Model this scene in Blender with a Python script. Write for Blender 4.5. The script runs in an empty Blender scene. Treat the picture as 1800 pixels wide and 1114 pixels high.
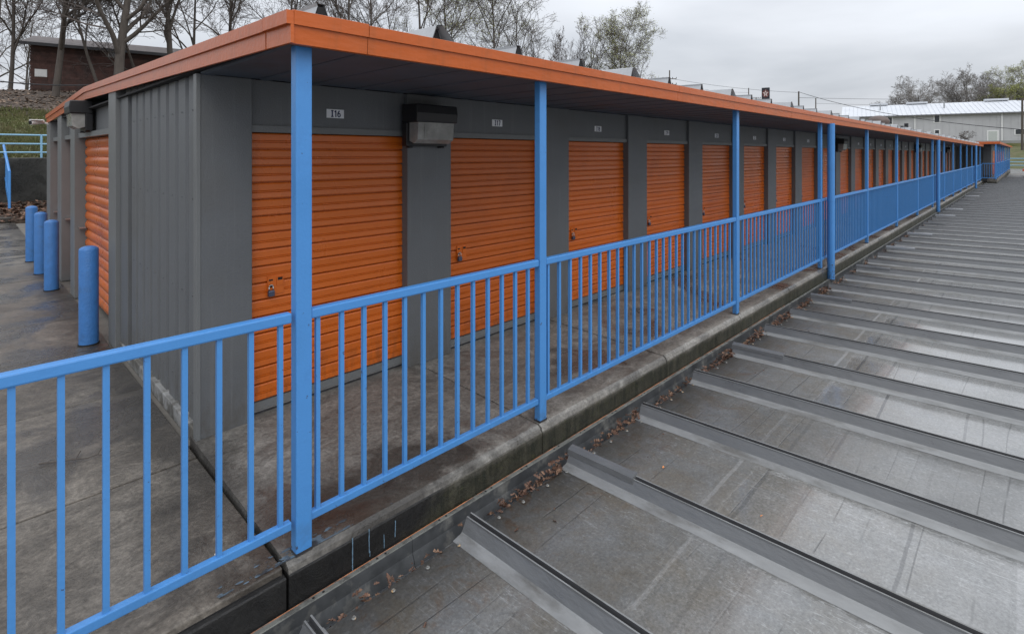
import bpy, math, random
from mathutils import Vector, Matrix
R = math.radians
rnd = random.Random(7)
S = bpy.context.scene
COL = S.collection

# ------------------------------------------------------------------ camera, sky, sun, exposure
YAW = math.atan(912.5 / 940)                       # angle between the view and the long facade
cd = bpy.data.cameras.new('camera'); cam = bpy.data.objects.new('camera', cd); COL.objects.link(cam)
cam.location = (0, 0, 1.73); cam.rotation_euler = (R(90), 0, YAW - R(90))
cd.sensor_width = 36; cd.lens = 940 / 1800 * 36
cd.shift_y = -(557 - 270.5) / 1800
cd.clip_start = .05; cd.clip_end = 2000
S.camera = cam

SUN_EL, SUN_AZ = R(48), math.atan2(-.30, -.95)     # direction (x, y) the light comes from
sun_dir = Vector((-.30 * .67, -.95 * .67, .74)).normalized()
W = bpy.data.worlds.new('World'); S.world = W; W.use_nodes = True
nt = W.node_tree; nt.nodes.clear()
def wn(t, **k):
    n = nt.nodes.new(t)
    for a, b in k.items(): setattr(n, a, b)
    return n
out = wn('ShaderNodeOutputWorld'); bg = wn('ShaderNodeBackground'); bg.inputs[1].default_value = .1
sky = wn('ShaderNodeTexSky', sky_type='NISHITA', sun_disc=False, sun_elevation=SUN_EL, sun_rotation=math.atan2(sun_dir.x, sun_dir.y))
sky.air_density = 1.2; sky.dust_density = 4
tc = wn('ShaderNodeTexCoord'); sx = wn('ShaderNodeSeparateXYZ'); nt.links.new(tc.outputs['Generated'], sx.inputs[0])
mx = wn('ShaderNodeMath', operation='MAXIMUM'); nt.links.new(sx.outputs[2], mx.inputs[0]); mx.inputs[1].default_value = 0
# overcast sky: brighter towards the zenith, with soft cloud bands flattened towards the horizon
lum = wn('ShaderNodeMapRange'); nt.links.new(mx.outputs[0], lum.inputs[0])
lum.inputs[1].default_value = 0; lum.inputs[2].default_value = 1; lum.inputs[3].default_value = .44; lum.inputs[4].default_value = 1.05
den = wn('ShaderNodeMath', operation='ADD'); nt.links.new(mx.outputs[0], den.inputs[0]); den.inputs[1].default_value = .12
dv = wn('ShaderNodeVectorMath', operation='DIVIDE'); nt.links.new(tc.outputs['Generated'], dv.inputs[0])
cb = wn('ShaderNodeCombineXYZ')
for i in range(2): nt.links.new(den.outputs[0], cb.inputs[i])
cb.inputs[2].default_value = 1; nt.links.new(cb.outputs[0], dv.inputs[1])
n1 = wn('ShaderNodeTexNoise'); n1.inputs['Scale'].default_value = .55; n1.inputs['Detail'].default_value = 5; n1.inputs['Roughness'].default_value = .5
n1.inputs['Distortion'].default_value = .3
nt.links.new(dv.outputs[0], n1.inputs['Vector'])
r1 = wn('ShaderNodeMapRange'); nt.links.new(n1.outputs[0], r1.inputs[0])
r1.inputs[1].default_value = .33; r1.inputs[2].default_value = .68; r1.inputs[3].default_value = .80; r1.inputs[4].default_value = 1.16
mul = wn('ShaderNodeMath', operation='MULTIPLY'); nt.links.new(lum.outputs[0], mul.inputs[0]); nt.links.new(r1.outputs[0], mul.inputs[1])
ten = wn('ShaderNodeMath', operation='MULTIPLY'); nt.links.new(mul.outputs[0], ten.inputs[0]); ten.inputs[1].default_value = 13.2
cr = wn('ShaderNodeMix', data_type='RGBA'); cr.inputs[6].default_value = (.83, .95, 1.10, 1); cr.inputs[7].default_value = (.94, .98, 1.05, 1)
nt.links.new(r1.outputs[0], cr.inputs[0])
sc = wn('ShaderNodeVectorMath', operation='SCALE'); nt.links.new(cr.outputs[2], sc.inputs[0]); nt.links.new(ten.outputs[0], sc.inputs['Scale'])
mixc = wn('ShaderNodeMix', data_type='RGBA'); mixc.inputs[0].default_value = .93
nt.links.new(sky.outputs[0], mixc.inputs[6]); nt.links.new(sc.outputs[0], mixc.inputs[7])
nt.links.new(mixc.outputs[2], bg.inputs[0]); nt.links.new(bg.outputs[0], out.inputs[0])

sl = bpy.data.lights.new('sun', 'SUN'); so = bpy.data.objects.new('sun', sl); COL.objects.link(so)
sl.energy = 1.05; sl.angle = R(50); sl.color = (1, .975, .94)
so.rotation_euler = sun_dir.to_track_quat('Z', 'Y').to_euler()
so.location = (0, 0, 30)
vs = S.view_settings; vs.view_transform = 'Standard'; vs.look = 'None'; vs.exposure = .24; vs.gamma = 1; vs.use_curve_mapping = False

# ------------------------------------------------------------------ helpers
def tag(o, label=None, cat=None, group=None, kind=None):
    if label: o['label'] = label
    if cat: o['category'] = cat
    if group: o['group'] = group
    if kind: o['kind'] = kind
    return o
def empty(name, loc=(0, 0, 0), label=None, cat=None, group=None):
    o = bpy.data.objects.new(name, None); COL.objects.link(o); o.location = loc; o.empty_display_size = .2
    return tag(o, label, cat, group)
def inst(src, parent=None, loc=None, rot=None, name=None):
    o = src.copy(); COL.objects.link(o)
    if name: o.name = name
    o.parent = parent
    if loc is not None: o.location = loc
    if rot is not None: o.rotation_euler = rot
    return o
def copy_tree(o, loc=None):
    n = inst(o, None, loc)
    for ch in o.children:
        c = inst(ch, n)
        for g in ch.children: inst(g, c)
    return n
class MB:
    """collects simple shapes and links them as one mesh object"""
    def __init__(s): s.v = []; s.f = []; s.m = []
    def face(s, pts, m=0):
        n = len(s.v); s.v += [tuple(p) for p in pts]; s.f.append(tuple(range(n, n + len(pts)))); s.m.append(m)
    def box(s, a, b, m=0):
        x0, y0, z0 = a; x1, y1, z1 = b; n = len(s.v)
        s.v += [(x0,y0,z0),(x1,y0,z0),(x1,y1,z0),(x0,y1,z0),(x0,y0,z1),(x1,y0,z1),(x1,y1,z1),(x0,y1,z1)]
        s.f += [(n,n+3,n+2,n+1),(n+4,n+5,n+6,n+7),(n,n+1,n+5,n+4),(n+1,n+2,n+6,n+5),(n+2,n+3,n+7,n+6),(n+3,n,n+4,n+7)]
        s.m += [m] * 6; return s
    def prism(s, prof, axis, a, b, m=0, caps=True, mc=None, zoff=None):
        """prof: closed 2D outline; axis 'x': prof=(y,z); 'y': prof=(x,z); 'z': prof=(x,y)"""
        n = len(s.v); k = len(prof)
        for t in (a, b):
            dz = zoff(t) if zoff else 0
            for p, q in prof:
                s.v.append({'x': (t, p, q + dz), 'y': (p, t, q + dz), 'z': (p, q, t)}[axis])
        for i in range(k):
            j = (i + 1) % k; s.f.append((n+i, n+j, n+k+j, n+k+i)); s.m.append(m)
        if caps:
            s.f += [tuple(n+i for i in range(k))[::-1], tuple(n+k+i for i in range(k))]; s.m += [m if mc is None else mc] * 2
        return s
    def sheet(s, prof, axis, a, b, m=0, zoff=None):
        n = len(s.v); k = len(prof)
        for t in (a, b):
            dz = zoff(t) if zoff else 0
            for p, q in prof: s.v.append({'x': (t, p, q + dz), 'y': (p, t, q + dz), 'z': (p, q, t)}[axis])
        for i in range(k-1): s.f.append((n+i, n+i+1, n+k+i+1, n+k+i)); s.m.append(m)
        return s
    def tube(s, p, q, r0, r1=None, n=8, m=0, caps=True):
        p = Vector(p); q = Vector(q); r1 = r0 if r1 is None else r1
        d = (q - p).normalized(); u = d.orthogonal().normalized(); w = d.cross(u); b = len(s.v)
        for c, r in ((p, r0), (q, r1)):
            for i in range(n):
                a = 2 * math.pi * i / n; s.v.append(tuple(c + u * (r * math.cos(a)) + w * (r * math.sin(a))))
        for i in range(n):
            j = (i + 1) % n; s.f.append((b+i, b+j, b+n+j, b+n+i)); s.m.append(m)
        if caps: s.f += [tuple(b+i for i in range(n))[::-1], tuple(b+n+i for i in range(n))]; s.m += [m, m]
        return s
    def lathe(s, c, prof, n=16, m=0):
        b = len(s.v); k = len(prof)
        for r, z in prof:
            for i in range(n):
                a = 2 * math.pi * i / n; s.v.append((c[0] + r * math.cos(a), c[1] + r * math.sin(a), c[2] + z))
        for q in range(k - 1):
            for i in range(n):
                j = (i + 1) % n; s.f.append((b+q*n+i, b+q*n+j, b+(q+1)*n+j, b+(q+1)*n+i)); s.m.append(m)
        s.f.append(tuple(b+(k-1)*n+i for i in range(n))); s.m.append(m)
        s.f.append(tuple(b+i for i in range(n))[::-1]); s.m.append(m)
        return s
    def mesh(s, name, mats, smooth=False):
        me = bpy.data.meshes.new(name); me.from_pydata(s.v, [], s.f)
        for m in (mats if isinstance(mats, (list, tuple)) else [mats]): me.materials.append(m)
        me.polygons.foreach_set('material_index', s.m)
        if smooth: me.polygons.foreach_set('use_smooth', [True] * len(s.f))
        me.update(); return me
    def build(s, name, mats, parent=None, smooth=False, bevel=0, loc=None, **t):
        o = bpy.data.objects.new(name, s.mesh(name, mats, smooth)); COL.objects.link(o); o.parent = parent
        if loc is not None: o.location = loc
        if bevel:
            b = o.modifiers.new('bevel', 'BEVEL'); b.width = bevel; b.segments = 2; b.limit_method = 'ANGLE'; b.angle_limit = R(50)
        return tag(o, **t)

# ------------------------------------------------------------------ materials
def ramp(N, L, src, lo, hi, a=0, b=1):
    r = N.new('ShaderNodeMapRange'); L.new(src, r.inputs[0]); r.clamp = True
    r.inputs[1].default_value = lo; r.inputs[2].default_value = hi; r.inputs[3].default_value = a; r.inputs[4].default_value = b
    return r.outputs[0]
def mixc_(N, L, f, a, b):
    m = N.new('ShaderNodeMix'); m.data_type = 'RGBA'
    L.new(f, m.inputs[0])
    for i, c in ((6, a), (7, b)):
        if isinstance(c, tuple): m.inputs[i].default_value = (*c, 1)
        else: L.new(c, m.inputs[i])
    return m.outputs[2]
def mth(N, L, op, a, b=None):
    m = N.new('ShaderNodeMath'); m.operation = op
    for i, c in enumerate((a, b)):
        if c is None: continue
        if isinstance(c, (int, float)): m.inputs[i].default_value = c
        else: L.new(c, m.inputs[i])
    return m.outputs[0]
def noise(N, L, vec, scale, detail=4, rough=.55, dist=0):
    n = N.new('ShaderNodeTexNoise'); n.inputs['Scale'].default_value = scale; n.inputs['Detail'].default_value = detail
    n.inputs['Roughness'].default_value = rough; n.inputs['Distortion'].default_value = dist; L.new(vec, n.inputs['Vector']); return n.outputs[0]
def mapped(N, L, vec, s, loc=(0, 0, 0)):
    m = N.new('ShaderNodeMapping'); m.inputs['Scale'].default_value = s; m.inputs['Location'].default_value = loc; L.new(vec, m.inputs[0]); return m.outputs[0]

def mat(name, base, rough=.5, metal=0, var=.12, vscale=6, detail=6, col2=None, c2=(.5, .65), c2scale=3, bump=0, bscale=60,
        stretch=(1, 1, 1), rvar=0, spec=.5, extra=None, rand=0):
    m = bpy.data.materials.new(name); m.use_nodes = True; t = m.node_tree; N = t.nodes; L = t.links
    b = N['Principled BSDF']; b.inputs['Metallic'].default_value = metal; b.inputs['Specular IOR Level'].default_value = spec
    co = N.new('ShaderNodeTexCoord'); g = N.new('ShaderNodeNewGeometry')
    mp = N.new('ShaderNodeMapping'); mp.inputs['Scale'].default_value = stretch; L.new(g.outputs['Position'], mp.inputs[0])
    nz = N.new('ShaderNodeTexNoise'); nz.inputs['Scale'].default_value = vscale; nz.inputs['Detail'].default_value = detail; nz.inputs['Roughness'].default_value = .62
    L.new(mp.outputs[0], nz.inputs['Vector'])
    rg = N.new('ShaderNodeMapRange'); L.new(nz.outputs[0], rg.inputs[0]); rg.inputs[1].default_value = .25; rg.inputs[2].default_value = .75
    rg.inputs[3].default_value = 1 - var; rg.inputs[4].default_value = 1 + var
    c = N.new('ShaderNodeRGB'); c.outputs[0].default_value = (*base, 1); cur = c.outputs[0]
    if col2:
        n2 = N.new('ShaderNodeTexNoise'); n2.inputs['Scale'].default_value = c2scale; n2.inputs['Detail'].default_value = 7; n2.inputs['Roughness'].default_value = .65
        L.new(mp.outputs[0], n2.inputs['Vector'])
        r2 = N.new('ShaderNodeMapRange'); L.new(n2.outputs[0], r2.inputs[0]); r2.inputs[1].default_value, r2.inputs[2].default_value = c2; r2.clamp = True
        mxx = N.new('ShaderNodeMix'); mxx.data_type = 'RGBA'; L.new(r2.outputs[0], mxx.inputs[0]); L.new(cur, mxx.inputs[6]); mxx.inputs[7].default_value = (*col2, 1)
        cur = mxx.outputs[2]
    if rand:
        oi = N.new('ShaderNodeObjectInfo'); rr = N.new('ShaderNodeMapRange'); L.new(oi.outputs['Random'], rr.inputs[0])
        rr.inputs[3].default_value = 1 - rand; rr.inputs[4].default_value = 1 + rand
        q = N.new('ShaderNodeVectorMath'); q.operation = 'SCALE'; L.new(cur, q.inputs[0]); L.new(rr.outputs[0], q.inputs['Scale']); cur = q.outputs[0]
    q = N.new('ShaderNodeVectorMath'); q.operation = 'SCALE'; L.new(cur, q.inputs[0]); L.new(rg.outputs[0], q.inputs['Scale'])
    L.new(q.outputs[0], b.inputs['Base Color'])
    if rvar:
        r3 = N.new('ShaderNodeMapRange'); L.new(nz.outputs[0], r3.inputs[0]); r3.inputs[1].default_value = .35; r3.inputs[2].default_value = .65
        r3.inputs[3].default_value = rough - rvar; r3.inputs[4].default_value = rough + rvar; L.new(r3.outputs[0], b.inputs['Roughness'])
    else: b.inputs['Roughness'].default_value = rough
    if bump:
        bn = N.new('ShaderNodeTexNoise'); bn.inputs['Scale'].default_value = bscale; bn.inputs['Detail'].default_value = 4
        L.new(mp.outputs[0], bn.inputs['Vector'])
        bp = N.new('ShaderNodeBump'); bp.inputs['Strength'].default_value = bump; bp.inputs['Distance'].default_value = .01
        L.new(bn.outputs[0], bp.inputs['Height']); L.new(bp.outputs[0], b.inputs['Normal'])
    if extra: extra(t, b, g, q)
    return m

def chips(t, b, g, q):
    N = t.nodes; L = t.links; P = g.outputs['Position']; z = N.new('ShaderNodeSeparateXYZ'); L.new(P, z.inputs[0])
    foot = ramp(N, L, z.outputs[2], .02, .16, .09, 0)
    f = ramp(N, L, mth(N, L, 'ADD', noise(N, L, P, 34, 6, .7), foot), .665, .685)
    c = mixc_(N, L, mth(N, L, 'MULTIPLY', f, .85), q.outputs[0], (.045, .030, .025))
    d = mth(N, L, 'MULTIPLY', ramp(N, L, z.outputs[2], 0, .22, 1, 0), ramp(N, L, noise(N, L, P, 12, 5, .7), .40, .62))
    L.new(mixc_(N, L, mth(N, L, 'MULTIPLY', d, .35), c, (.06, .07, .08)), b.inputs['Base Color'])
def splash(t, b, g, q):
    N = t.nodes; L = t.links; P = g.outputs['Position']; z = N.new('ShaderNodeSeparateXYZ'); L.new(P, z.inputs[0])
    d = mth(N, L, 'MULTIPLY', ramp(N, L, z.outputs[2], .03, .34, 1, 0), ramp(N, L, noise(N, L, mapped(N, L, P, (6, 6, 3)), 2, 7, .72), .40, .60))
    c = mixc_(N, L, mth(N, L, 'MULTIPLY', d, .65), q.outputs[0], (.085, .075, .062))
    s_ = ramp(N, L, noise(N, L, mapped(N, L, P, (26, 26, .7)), 1, 5, .65), .56, .72)
    L.new(mixc_(N, L, mth(N, L, 'MULTIPLY', s_, .35), c, (.20, .205, .21)), b.inputs['Base Color'])
def streaks(t, b, g, q):
    N = t.nodes; L = t.links; P = g.outputs['Position']
    s_ = ramp(N, L, noise(N, L, mapped(N, L, P, (11, 11, .8)), 1, 6, .7), .50, .70)
    c = mixc_(N, L, mth(N, L, 'MULTIPLY', s_, .40), q.outputs[0], (.30, .085, .022))
    L.new(mixc_(N, L, mth(N, L, 'MULTIPLY', ramp(N, L, noise(N, L, P, 60, 6, .8), .62, .70), .4), c, (.16, .07, .03)), b.inputs['Base Color'])
BLUE = mat('blue_paint', (.068, .255, .60), .34, var=.05, vscale=5, bump=.10, bscale=70, col2=(.055, .205, .50), c2=(.55, .8), c2scale=5, rvar=.05, extra=chips)
BLUEDARK = mat('blue_paint_bollard', (.05, .185, .48), .45, var=.12, vscale=12, bump=.5, bscale=70, col2=(.05, .15, .35), c2=(.56, .72), c2scale=9)
def grime(t, b, g, q):
    N = t.nodes; L = t.links; z = N.new('ShaderNodeSeparateXYZ'); L.new(g.outputs['Position'], z.inputs[0])
    f = mth(N, L, 'MULTIPLY', ramp(N, L, z.outputs[2], .10, .42, 1, 0), ramp(N, L, noise(N, L, mapped(N, L, g.outputs['Position'], (6, 6, 2)), 2.2, 7, .7), .42, .64))
    L.new(mixc_(N, L, mth(N, L, 'MULTIPLY', f, .6), q.outputs[0], (.10, .045, .022)), b.inputs['Base Color'])
DOORV = [mat('orange_door_paint', tuple(c * f for c in (.60, .130, .012)), ro, var=.05, vscale=1.6, detail=5, col2=tuple(c * f for c in (.44, .092, .012)), c2=(.5, .8), c2scale=sc_, rvar=.06, bump=.04, bscale=60, rand=.02, extra=grime)
         for f, ro, sc_ in ((1, .30, 1.2), (.93, .36, .9), (1.05, .33, 1.5), (.88, .40, 1.1))]
DOOR = DOORV[0]
FASC = mat('orange_fascia_paint', (.50, .105, .016), .32, var=.08, vscale=3, stretch=(.4, 1, 1), col2=(.48, .125, .035), c2=(.5, .78), c2scale=2.2, bump=.2, bscale=40, extra=streaks)
GREY = mat('grey_wall_paint', (.125, .132, .140), .5, var=.06, vscale=3, bump=.25, bscale=120, col2=(.12, .122, .122), c2=(.5, .75), c2scale=1.3, extra=splash)
GREYL = mat('grey_trim_paint', (.160, .166, .168), .45, var=.06, vscale=5, bump=.2, bscale=100)
SOFF = mat('soffit_paint', (.066, .086, .115), .6, var=.12, vscale=5, col2=(.058, .062, .075), c2=(.5, .7), c2scale=2)
BLACK = mat('black_gap', (.008, .008, .009), .8, var=.1)
BLACKP = mat('black_plastic', (.012, .012, .014), .4, var=.15)
STEEL = mat('bright_steel', (.55, .55, .55), .3, metal=.9, var=.1, vscale=30)
DARKST = mat('dark_steel', (.06, .06, .065), .5, metal=.5, var=.2, vscale=30)
GALV = mat('galvanised_roof', (.43, .44, .45), .42, metal=.25, var=.12, vscale=10, rvar=.08)
WHITE = mat('white_paint', (.75, .75, .74), .5, var=.05)
SIGNW = mat('sign_plate', (.78, .79, .82), .5, var=.06, vscale=20)
SIGNB = mat('sign_lettering', (.012, .022, .09), .5, var=.02)
SCREW = mat('screw_washer', (.27, .27, .255), .4, metal=.3, var=.2, vscale=60, col2=(.45, .3, .16), c2=(.55, .6), c2scale=30)
BARK = mat('bark', (.085, .072, .062), .9, var=.3, vscale=6, bump=.8, bscale=14, stretch=(1, 1, .25))
TWIGF = mat('hazed_twigs', (.21, .195, .185), .9, var=.15, vscale=.5)  # paler and greyer than near twigs: distance haze put into the colour
TWIG = mat('twigs', (.10, .083, .075), .9, var=.2, vscale=2)
BUD = mat('spring_buds', (.36, .38, .13), .8, var=.3, vscale=3)
BUDY = mat('yellow_green_leaf', (.36, .38, .12), .8, var=.25, vscale=2)
LEAF = mat('dead_leaves', (.125, .066, .044), .7, var=.5, vscale=22, detail=3, col2=(.27, .165, .105), c2=(.5, .62), c2scale=17)
WOODP = mat('pole_wood', (.10, .085, .07), .9, var=.2, vscale=4, stretch=(1, 1, .2))
WIRE = mat('wire', (.03, .03, .033), .7, var=.02)
GLASSD = mat('dark_window_glass', (.03, .035, .04), .12, var=.1)

# wet, mottled concrete
def conc(name, light, dark, brown, wetlo=.42, wethi=.62, gap=None, moss=False, tone=1.0, damp=False):
    m = bpy.data.materials.new(name); m.use_nodes = True; t = m.node_tree; N = t.nodes; L = t.links; b = N['Principled BSDF']
    g = N.new('ShaderNodeNewGeometry').outputs['Position']
    oi = N.new('ShaderNodeObjectInfo').outputs['Random']
    a1 = ramp(N, L, noise(N, L, mapped(N, L, g, (1, 1.35, 1)), 1.15, 8, .68, .5), .36, .66)
    a2 = ramp(N, L, noise(N, L, mapped(N, L, g, (1, 1.6, 1)), 3.6, 9, .74, .9), .44, .62)
    a3 = ramp(N, L, noise(N, L, g, 55, 5, .7), .3, .72, .66, 1.3)
    a4 = ramp(N, L, noise(N, L, mapped(N, L, g, (1, 1, 1), (7, 3, 1)), .9, 6, .6, .4), wetlo, wethi)
    a5 = ramp(N, L, noise(N, L, mapped(N, L, g, (1, 1, 1), (2, 9, 1)), 14, 9, .75, 1.5), .42, .62)
    c = mixc_(N, L, a1, light, brown); c = mixc_(N, L, mth(N, L, 'MULTIPLY', a2, .75), c, dark); c = mixc_(N, L, mth(N, L, 'MULTIPLY', a4, .80), c, tuple(x * .34 for x in brown))
    c = mixc_(N, L, mth(N, L, 'MULTIPLY', a5, .45), c, tuple(x * .5 for x in dark))
    if damp:   # damp stains along the wall base, round the corner post and at the drip line
        z = N.new('ShaderNodeSeparateXYZ'); L.new(g, z.inputs[0]); nn = mth(N, L, 'MULTIPLY', mth(N, L, 'SUBTRACT', noise(N, L, g, 2.6, 7, .65, .6), .5), 1.5)
        dx = mth(N, L, 'SUBTRACT', z.outputs[0], 1.55); dy = mth(N, L, 'SUBTRACT', z.outputs[1], 2.42)
        rr = mth(N, L, 'SQRT', mth(N, L, 'ADD', mth(N, L, 'MULTIPLY', mth(N, L, 'MULTIPLY', dx, dx), 1.1), mth(N, L, 'MULTIPLY', mth(N, L, 'MULTIPLY', dy, dy), 5.0)))
        f1 = ramp(N, L, mth(N, L, 'ADD', rr, nn), .45, .72, 1, 0)
        ax = mth(N, L, 'ABSOLUTE', mth(N, L, 'SUBTRACT', z.outputs[0], .9)); f2 = mth(N, L, 'MULTIPLY', ramp(N, L, mth(N, L, 'ADD', ax, mth(N, L, 'MULTIPLY', nn, .5)), .06, .30, 1, 0), ramp(N, L, z.outputs[1], 2.6, 3.0))
        c = mixc_(N, L, mth(N, L, 'MULTIPLY', mth(N, L, 'MAXIMUM', f1, f2), .78), c, (.040, .035, .030))
    if moss:
        z = N.new('ShaderNodeSeparateXYZ'); L.new(g, z.inputs[0])
        st = ramp(N, L, noise(N, L, mapped(N, L, g, (9, 9, 1.2)), 2.2, 7, .7), .38, .62)
        top = ramp(N, L, mth(N, L, 'ADD', z.outputs[2], mth(N, L, 'MULTIPLY', noise(N, L, g, 7, 6, .7), .10)), -.02, .045)
        c2 = mixc_(N, L, st, (.018, .020, .013), (.055, .052, .036)); c = mixc_(N, L, top, c2, c)
        sp = ramp(N, L, noise(N, L, g, 24, 5, .75), .58, .66); c = mixc_(N, L, mth(N, L, 'MULTIPLY', sp, .5), c, (.065, .07, .028))
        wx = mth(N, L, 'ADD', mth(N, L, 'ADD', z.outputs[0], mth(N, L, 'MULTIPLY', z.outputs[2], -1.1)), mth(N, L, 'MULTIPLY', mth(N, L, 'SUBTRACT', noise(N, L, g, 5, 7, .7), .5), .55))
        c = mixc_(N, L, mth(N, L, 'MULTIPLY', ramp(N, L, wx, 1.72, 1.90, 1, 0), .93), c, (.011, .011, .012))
    s = N.new('ShaderNodeVectorMath'); s.operation = 'SCALE'; L.new(c, s.inputs[0])
    L.new(mth(N, L, 'MULTIPLY', a3, ramp(N, L, oi, 0, 1, .86 * tone, 1.12 * tone)), s.inputs['Scale']); L.new(s.outputs[0], b.inputs['Base Color'])
    L.new(ramp(N, L, mth(N, L, 'ADD', a4, mth(N, L, 'MULTIPLY', a2, .5)), 0, 1.2, .60, .24), b.inputs['Roughness'])
    if damp: L.new(mth(N, L, 'MULTIPLY', a4, .45), b.inputs['Coat Weight']); b.inputs['Coat Roughness'].default_value = .22; b.inputs['Coat IOR'].default_value = 1.38
    bp = N.new('ShaderNodeBump'); bp.inputs['Strength'].default_value = .5; bp.inputs['Distance'].default_value = .006
    L.new(mth(N, L, 'ADD', noise(N, L, g, 90, 4, .7), mth(N, L, 'MULTIPLY', a2, .8)), bp.inputs['Height']); L.new(bp.outputs[0], b.inputs['Normal'])
    return m
CONC = conc('walkway_concrete', (.40, .385, .355), (.15, .142, .130), (.25, .232, .205), .53, .59, damp=True, tone=.80)
CONCY = conc('yard_concrete', (.34, .305, .262), (.11, .096, .082), (.20, .172, .142), .485, .56, damp=True, tone=.74)
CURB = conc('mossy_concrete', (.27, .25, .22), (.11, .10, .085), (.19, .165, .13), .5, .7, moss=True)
OLDC = conc('old_concrete_wall', (.065, .066, .062), (.028, .03, .027), (.045, .044, .038))
PALEC = mat('pale_concrete', (.30, .30, .29), .8, var=.15, vscale=.6)
TAR = mat('damp_black_coating', (.012, .012, .013), .45, var=.4, vscale=7, col2=(.035, .033, .03), c2=(.55, .72), c2scale=4, bump=.6, bscale=25, rvar=.15)
GROUND = mat('bare_ground', (.12, .10, .08), .8, var=.3, vscale=.3, col2=(.2, .18, .15), c2=(.45, .6), c2scale=.12, rvar=.2)

# weathered roof metal with creases, chalky streaks and ponding water
def roofmat():
    m = bpy.data.materials.new('weathered_roof_metal'); m.use_nodes = True; t = m.node_tree; N = t.nodes; L = t.links; b = N['Principled BSDF']
    g = N.new('ShaderNodeNewGeometry').outputs['Position']
    oi = N.new('ShaderNodeObjectInfo').outputs['Random']
    tcx = N.new('ShaderNodeTexCoord'); ob = N.new('ShaderNodeSeparateXYZ'); L.new(tcx.outputs['Object'], ob.inputs[0]); lx, ly = ob.outputs[0], ob.outputs[1]
    seed = N.new('ShaderNodeCombineXYZ'); L.new(mth(N, L, 'MULTIPLY', oi, 37.0), seed.inputs[2])
    ad = N.new('ShaderNodeVectorMath'); ad.operation = 'ADD'; L.new(tcx.outputs['Object'], ad.inputs[0]); L.new(seed.outputs[0], ad.inputs[1]); v = ad.outputs[0]
    base = mixc_(N, L, ramp(N, L, noise(N, L, v, 2.1, 9, .72, .2), .36, .64), (.155, .158, .155), (.225, .228, .226))
    # brown grime near the eave
    gr = mth(N, L, 'MULTIPLY', ramp(N, L, ly, -.2, 1.7), ramp(N, L, noise(N, L, v, 3.4, 7, .7, .6), .36, .66))
    base = mixc_(N, L, mth(N, L, 'MULTIPLY', gr, .80), base, (.165, .142, .108))
    ru = mth(N, L, 'MULTIPLY', ramp(N, L, ly, 1.3, 2.05), ramp(N, L, noise(N, L, v, 6.5, 8, .75, .8), .52, .66))
    base = mixc_(N, L, mth(N, L, 'MULTIPLY', ru, .75), base, (.15, .085, .040))
    # chalk streaks running down the sheet, strongest beside the far seam
    stv = mapped(N, L, v, (70, 9, 1)); st = ramp(N, L, noise(N, L, stv, 1.0, 6, .75, 1.0), .56, .63)
    st = mth(N, L, 'MULTIPLY', st, ramp(N, L, mth(N, L, 'ADD', lx, mth(N, L, 'MULTIPLY', noise(N, L, v, 2.5, 3), .5)), .45, 1.05, .02, .75))
    base = mixc_(N, L, st, base, (.40, .41, .41))
    base = mixc_(N, L, mth(N, L, 'MULTIPLY', ramp(N, L, noise(N, L, v, 30, 7, .85), .56, .66), .55), base, (.36, .365, .36))
    base = mixc_(N, L, mth(N, L, 'MULTIPLY', ramp(N, L, noise(N, L, v, 17, 7, .85), .57, .68), .6), base, (.10, .10, .098))
    fine = ramp(N, L, noise(N, L, v, 70, 5, .75), .32, .68, .72, 1.24)
    # transverse creases that hold dirt
    u = mth(N, L, 'ADD', mth(N, L, 'ADD', mth(N, L, 'MULTIPLY', ly, 8.6), mth(N, L, 'MULTIPLY', oi, 17.0)), mth(N, L, 'MULTIPLY', noise(N, L, mapped(N, L, v, (.25, 2.3, 1)), 1.0, 2, .5), 2.6))
    cell = mth(N, L, 'FLOOR', u); wh = N.new('ShaderNodeTexWhiteNoise'); wh.noise_dimensions = '1D'; L.new(mth(N, L, 'ADD', cell, mth(N, L, 'MULTIPLY', oi, 91.0)), wh.inputs['W'])
    d1 = mth(N, L, 'ABSOLUTE', mth(N, L, 'SUBTRACT', mth(N, L, 'FRACT', u), .5))
    line = mth(N, L, 'MULTIPLY', ramp(N, L, d1, .012, .045, 1, 0), ramp(N, L, wh.outputs['Value'], .25, .9, 0, 1))
    line = mth(N, L, 'MULTIPLY', line, mth(N, L, 'MULTIPLY', ramp(N, L, noise(N, L, mapped(N, L, v, (2, 2, 1), (4, 4, 4)), 1.2, 4), .36, .5), mth(N, L, 'MULTIPLY', ramp(N, L, lx, .12, .17), ramp(N, L, lx, .66, .78, 1, 0))))
    base = mixc_(N, L, mth(N, L, 'MULTIPLY', line, .62), base, (.065, .066, .064))
    # purlin marks: one pale and two dark bands across every sheet
    w = mth(N, L, 'ADD', mth(N, L, 'ADD', ly, ramp(N, L, mth(N, L, 'FRACT', mth(N, L, 'MULTIPLY', oi, 7.3)), 0, 1, -.06, .06)), mth(N, L, 'MULTIPLY', mth(N, L, 'SUBTRACT', noise(N, L, mapped(N, L, v, (2, .1, 1)), 1, 2), .5), .035))
    def band(c, h, s=.004): return ramp(N, L, mth(N, L, 'ABSOLUTE', mth(N, L, 'SUBTRACT', w, c)), h, h + s, 1, 0)
    inner = mth(N, L, 'MULTIPLY', ramp(N, L, lx, .10, .13), ramp(N, L, lx, .70, .76, 1, 0))
    k = [(1.245, .009, (.34, .34, .335), .8), (1.08, .008, (.06, .06, .06), .8), (.86, .007, (.06, .06, .06), .8), (.38, .006, (.075, .075, .075), .6), (-.35, .006, (.075, .075, .075), .6), (-.02, .012, (.3, .3, .3), .3)]
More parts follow.
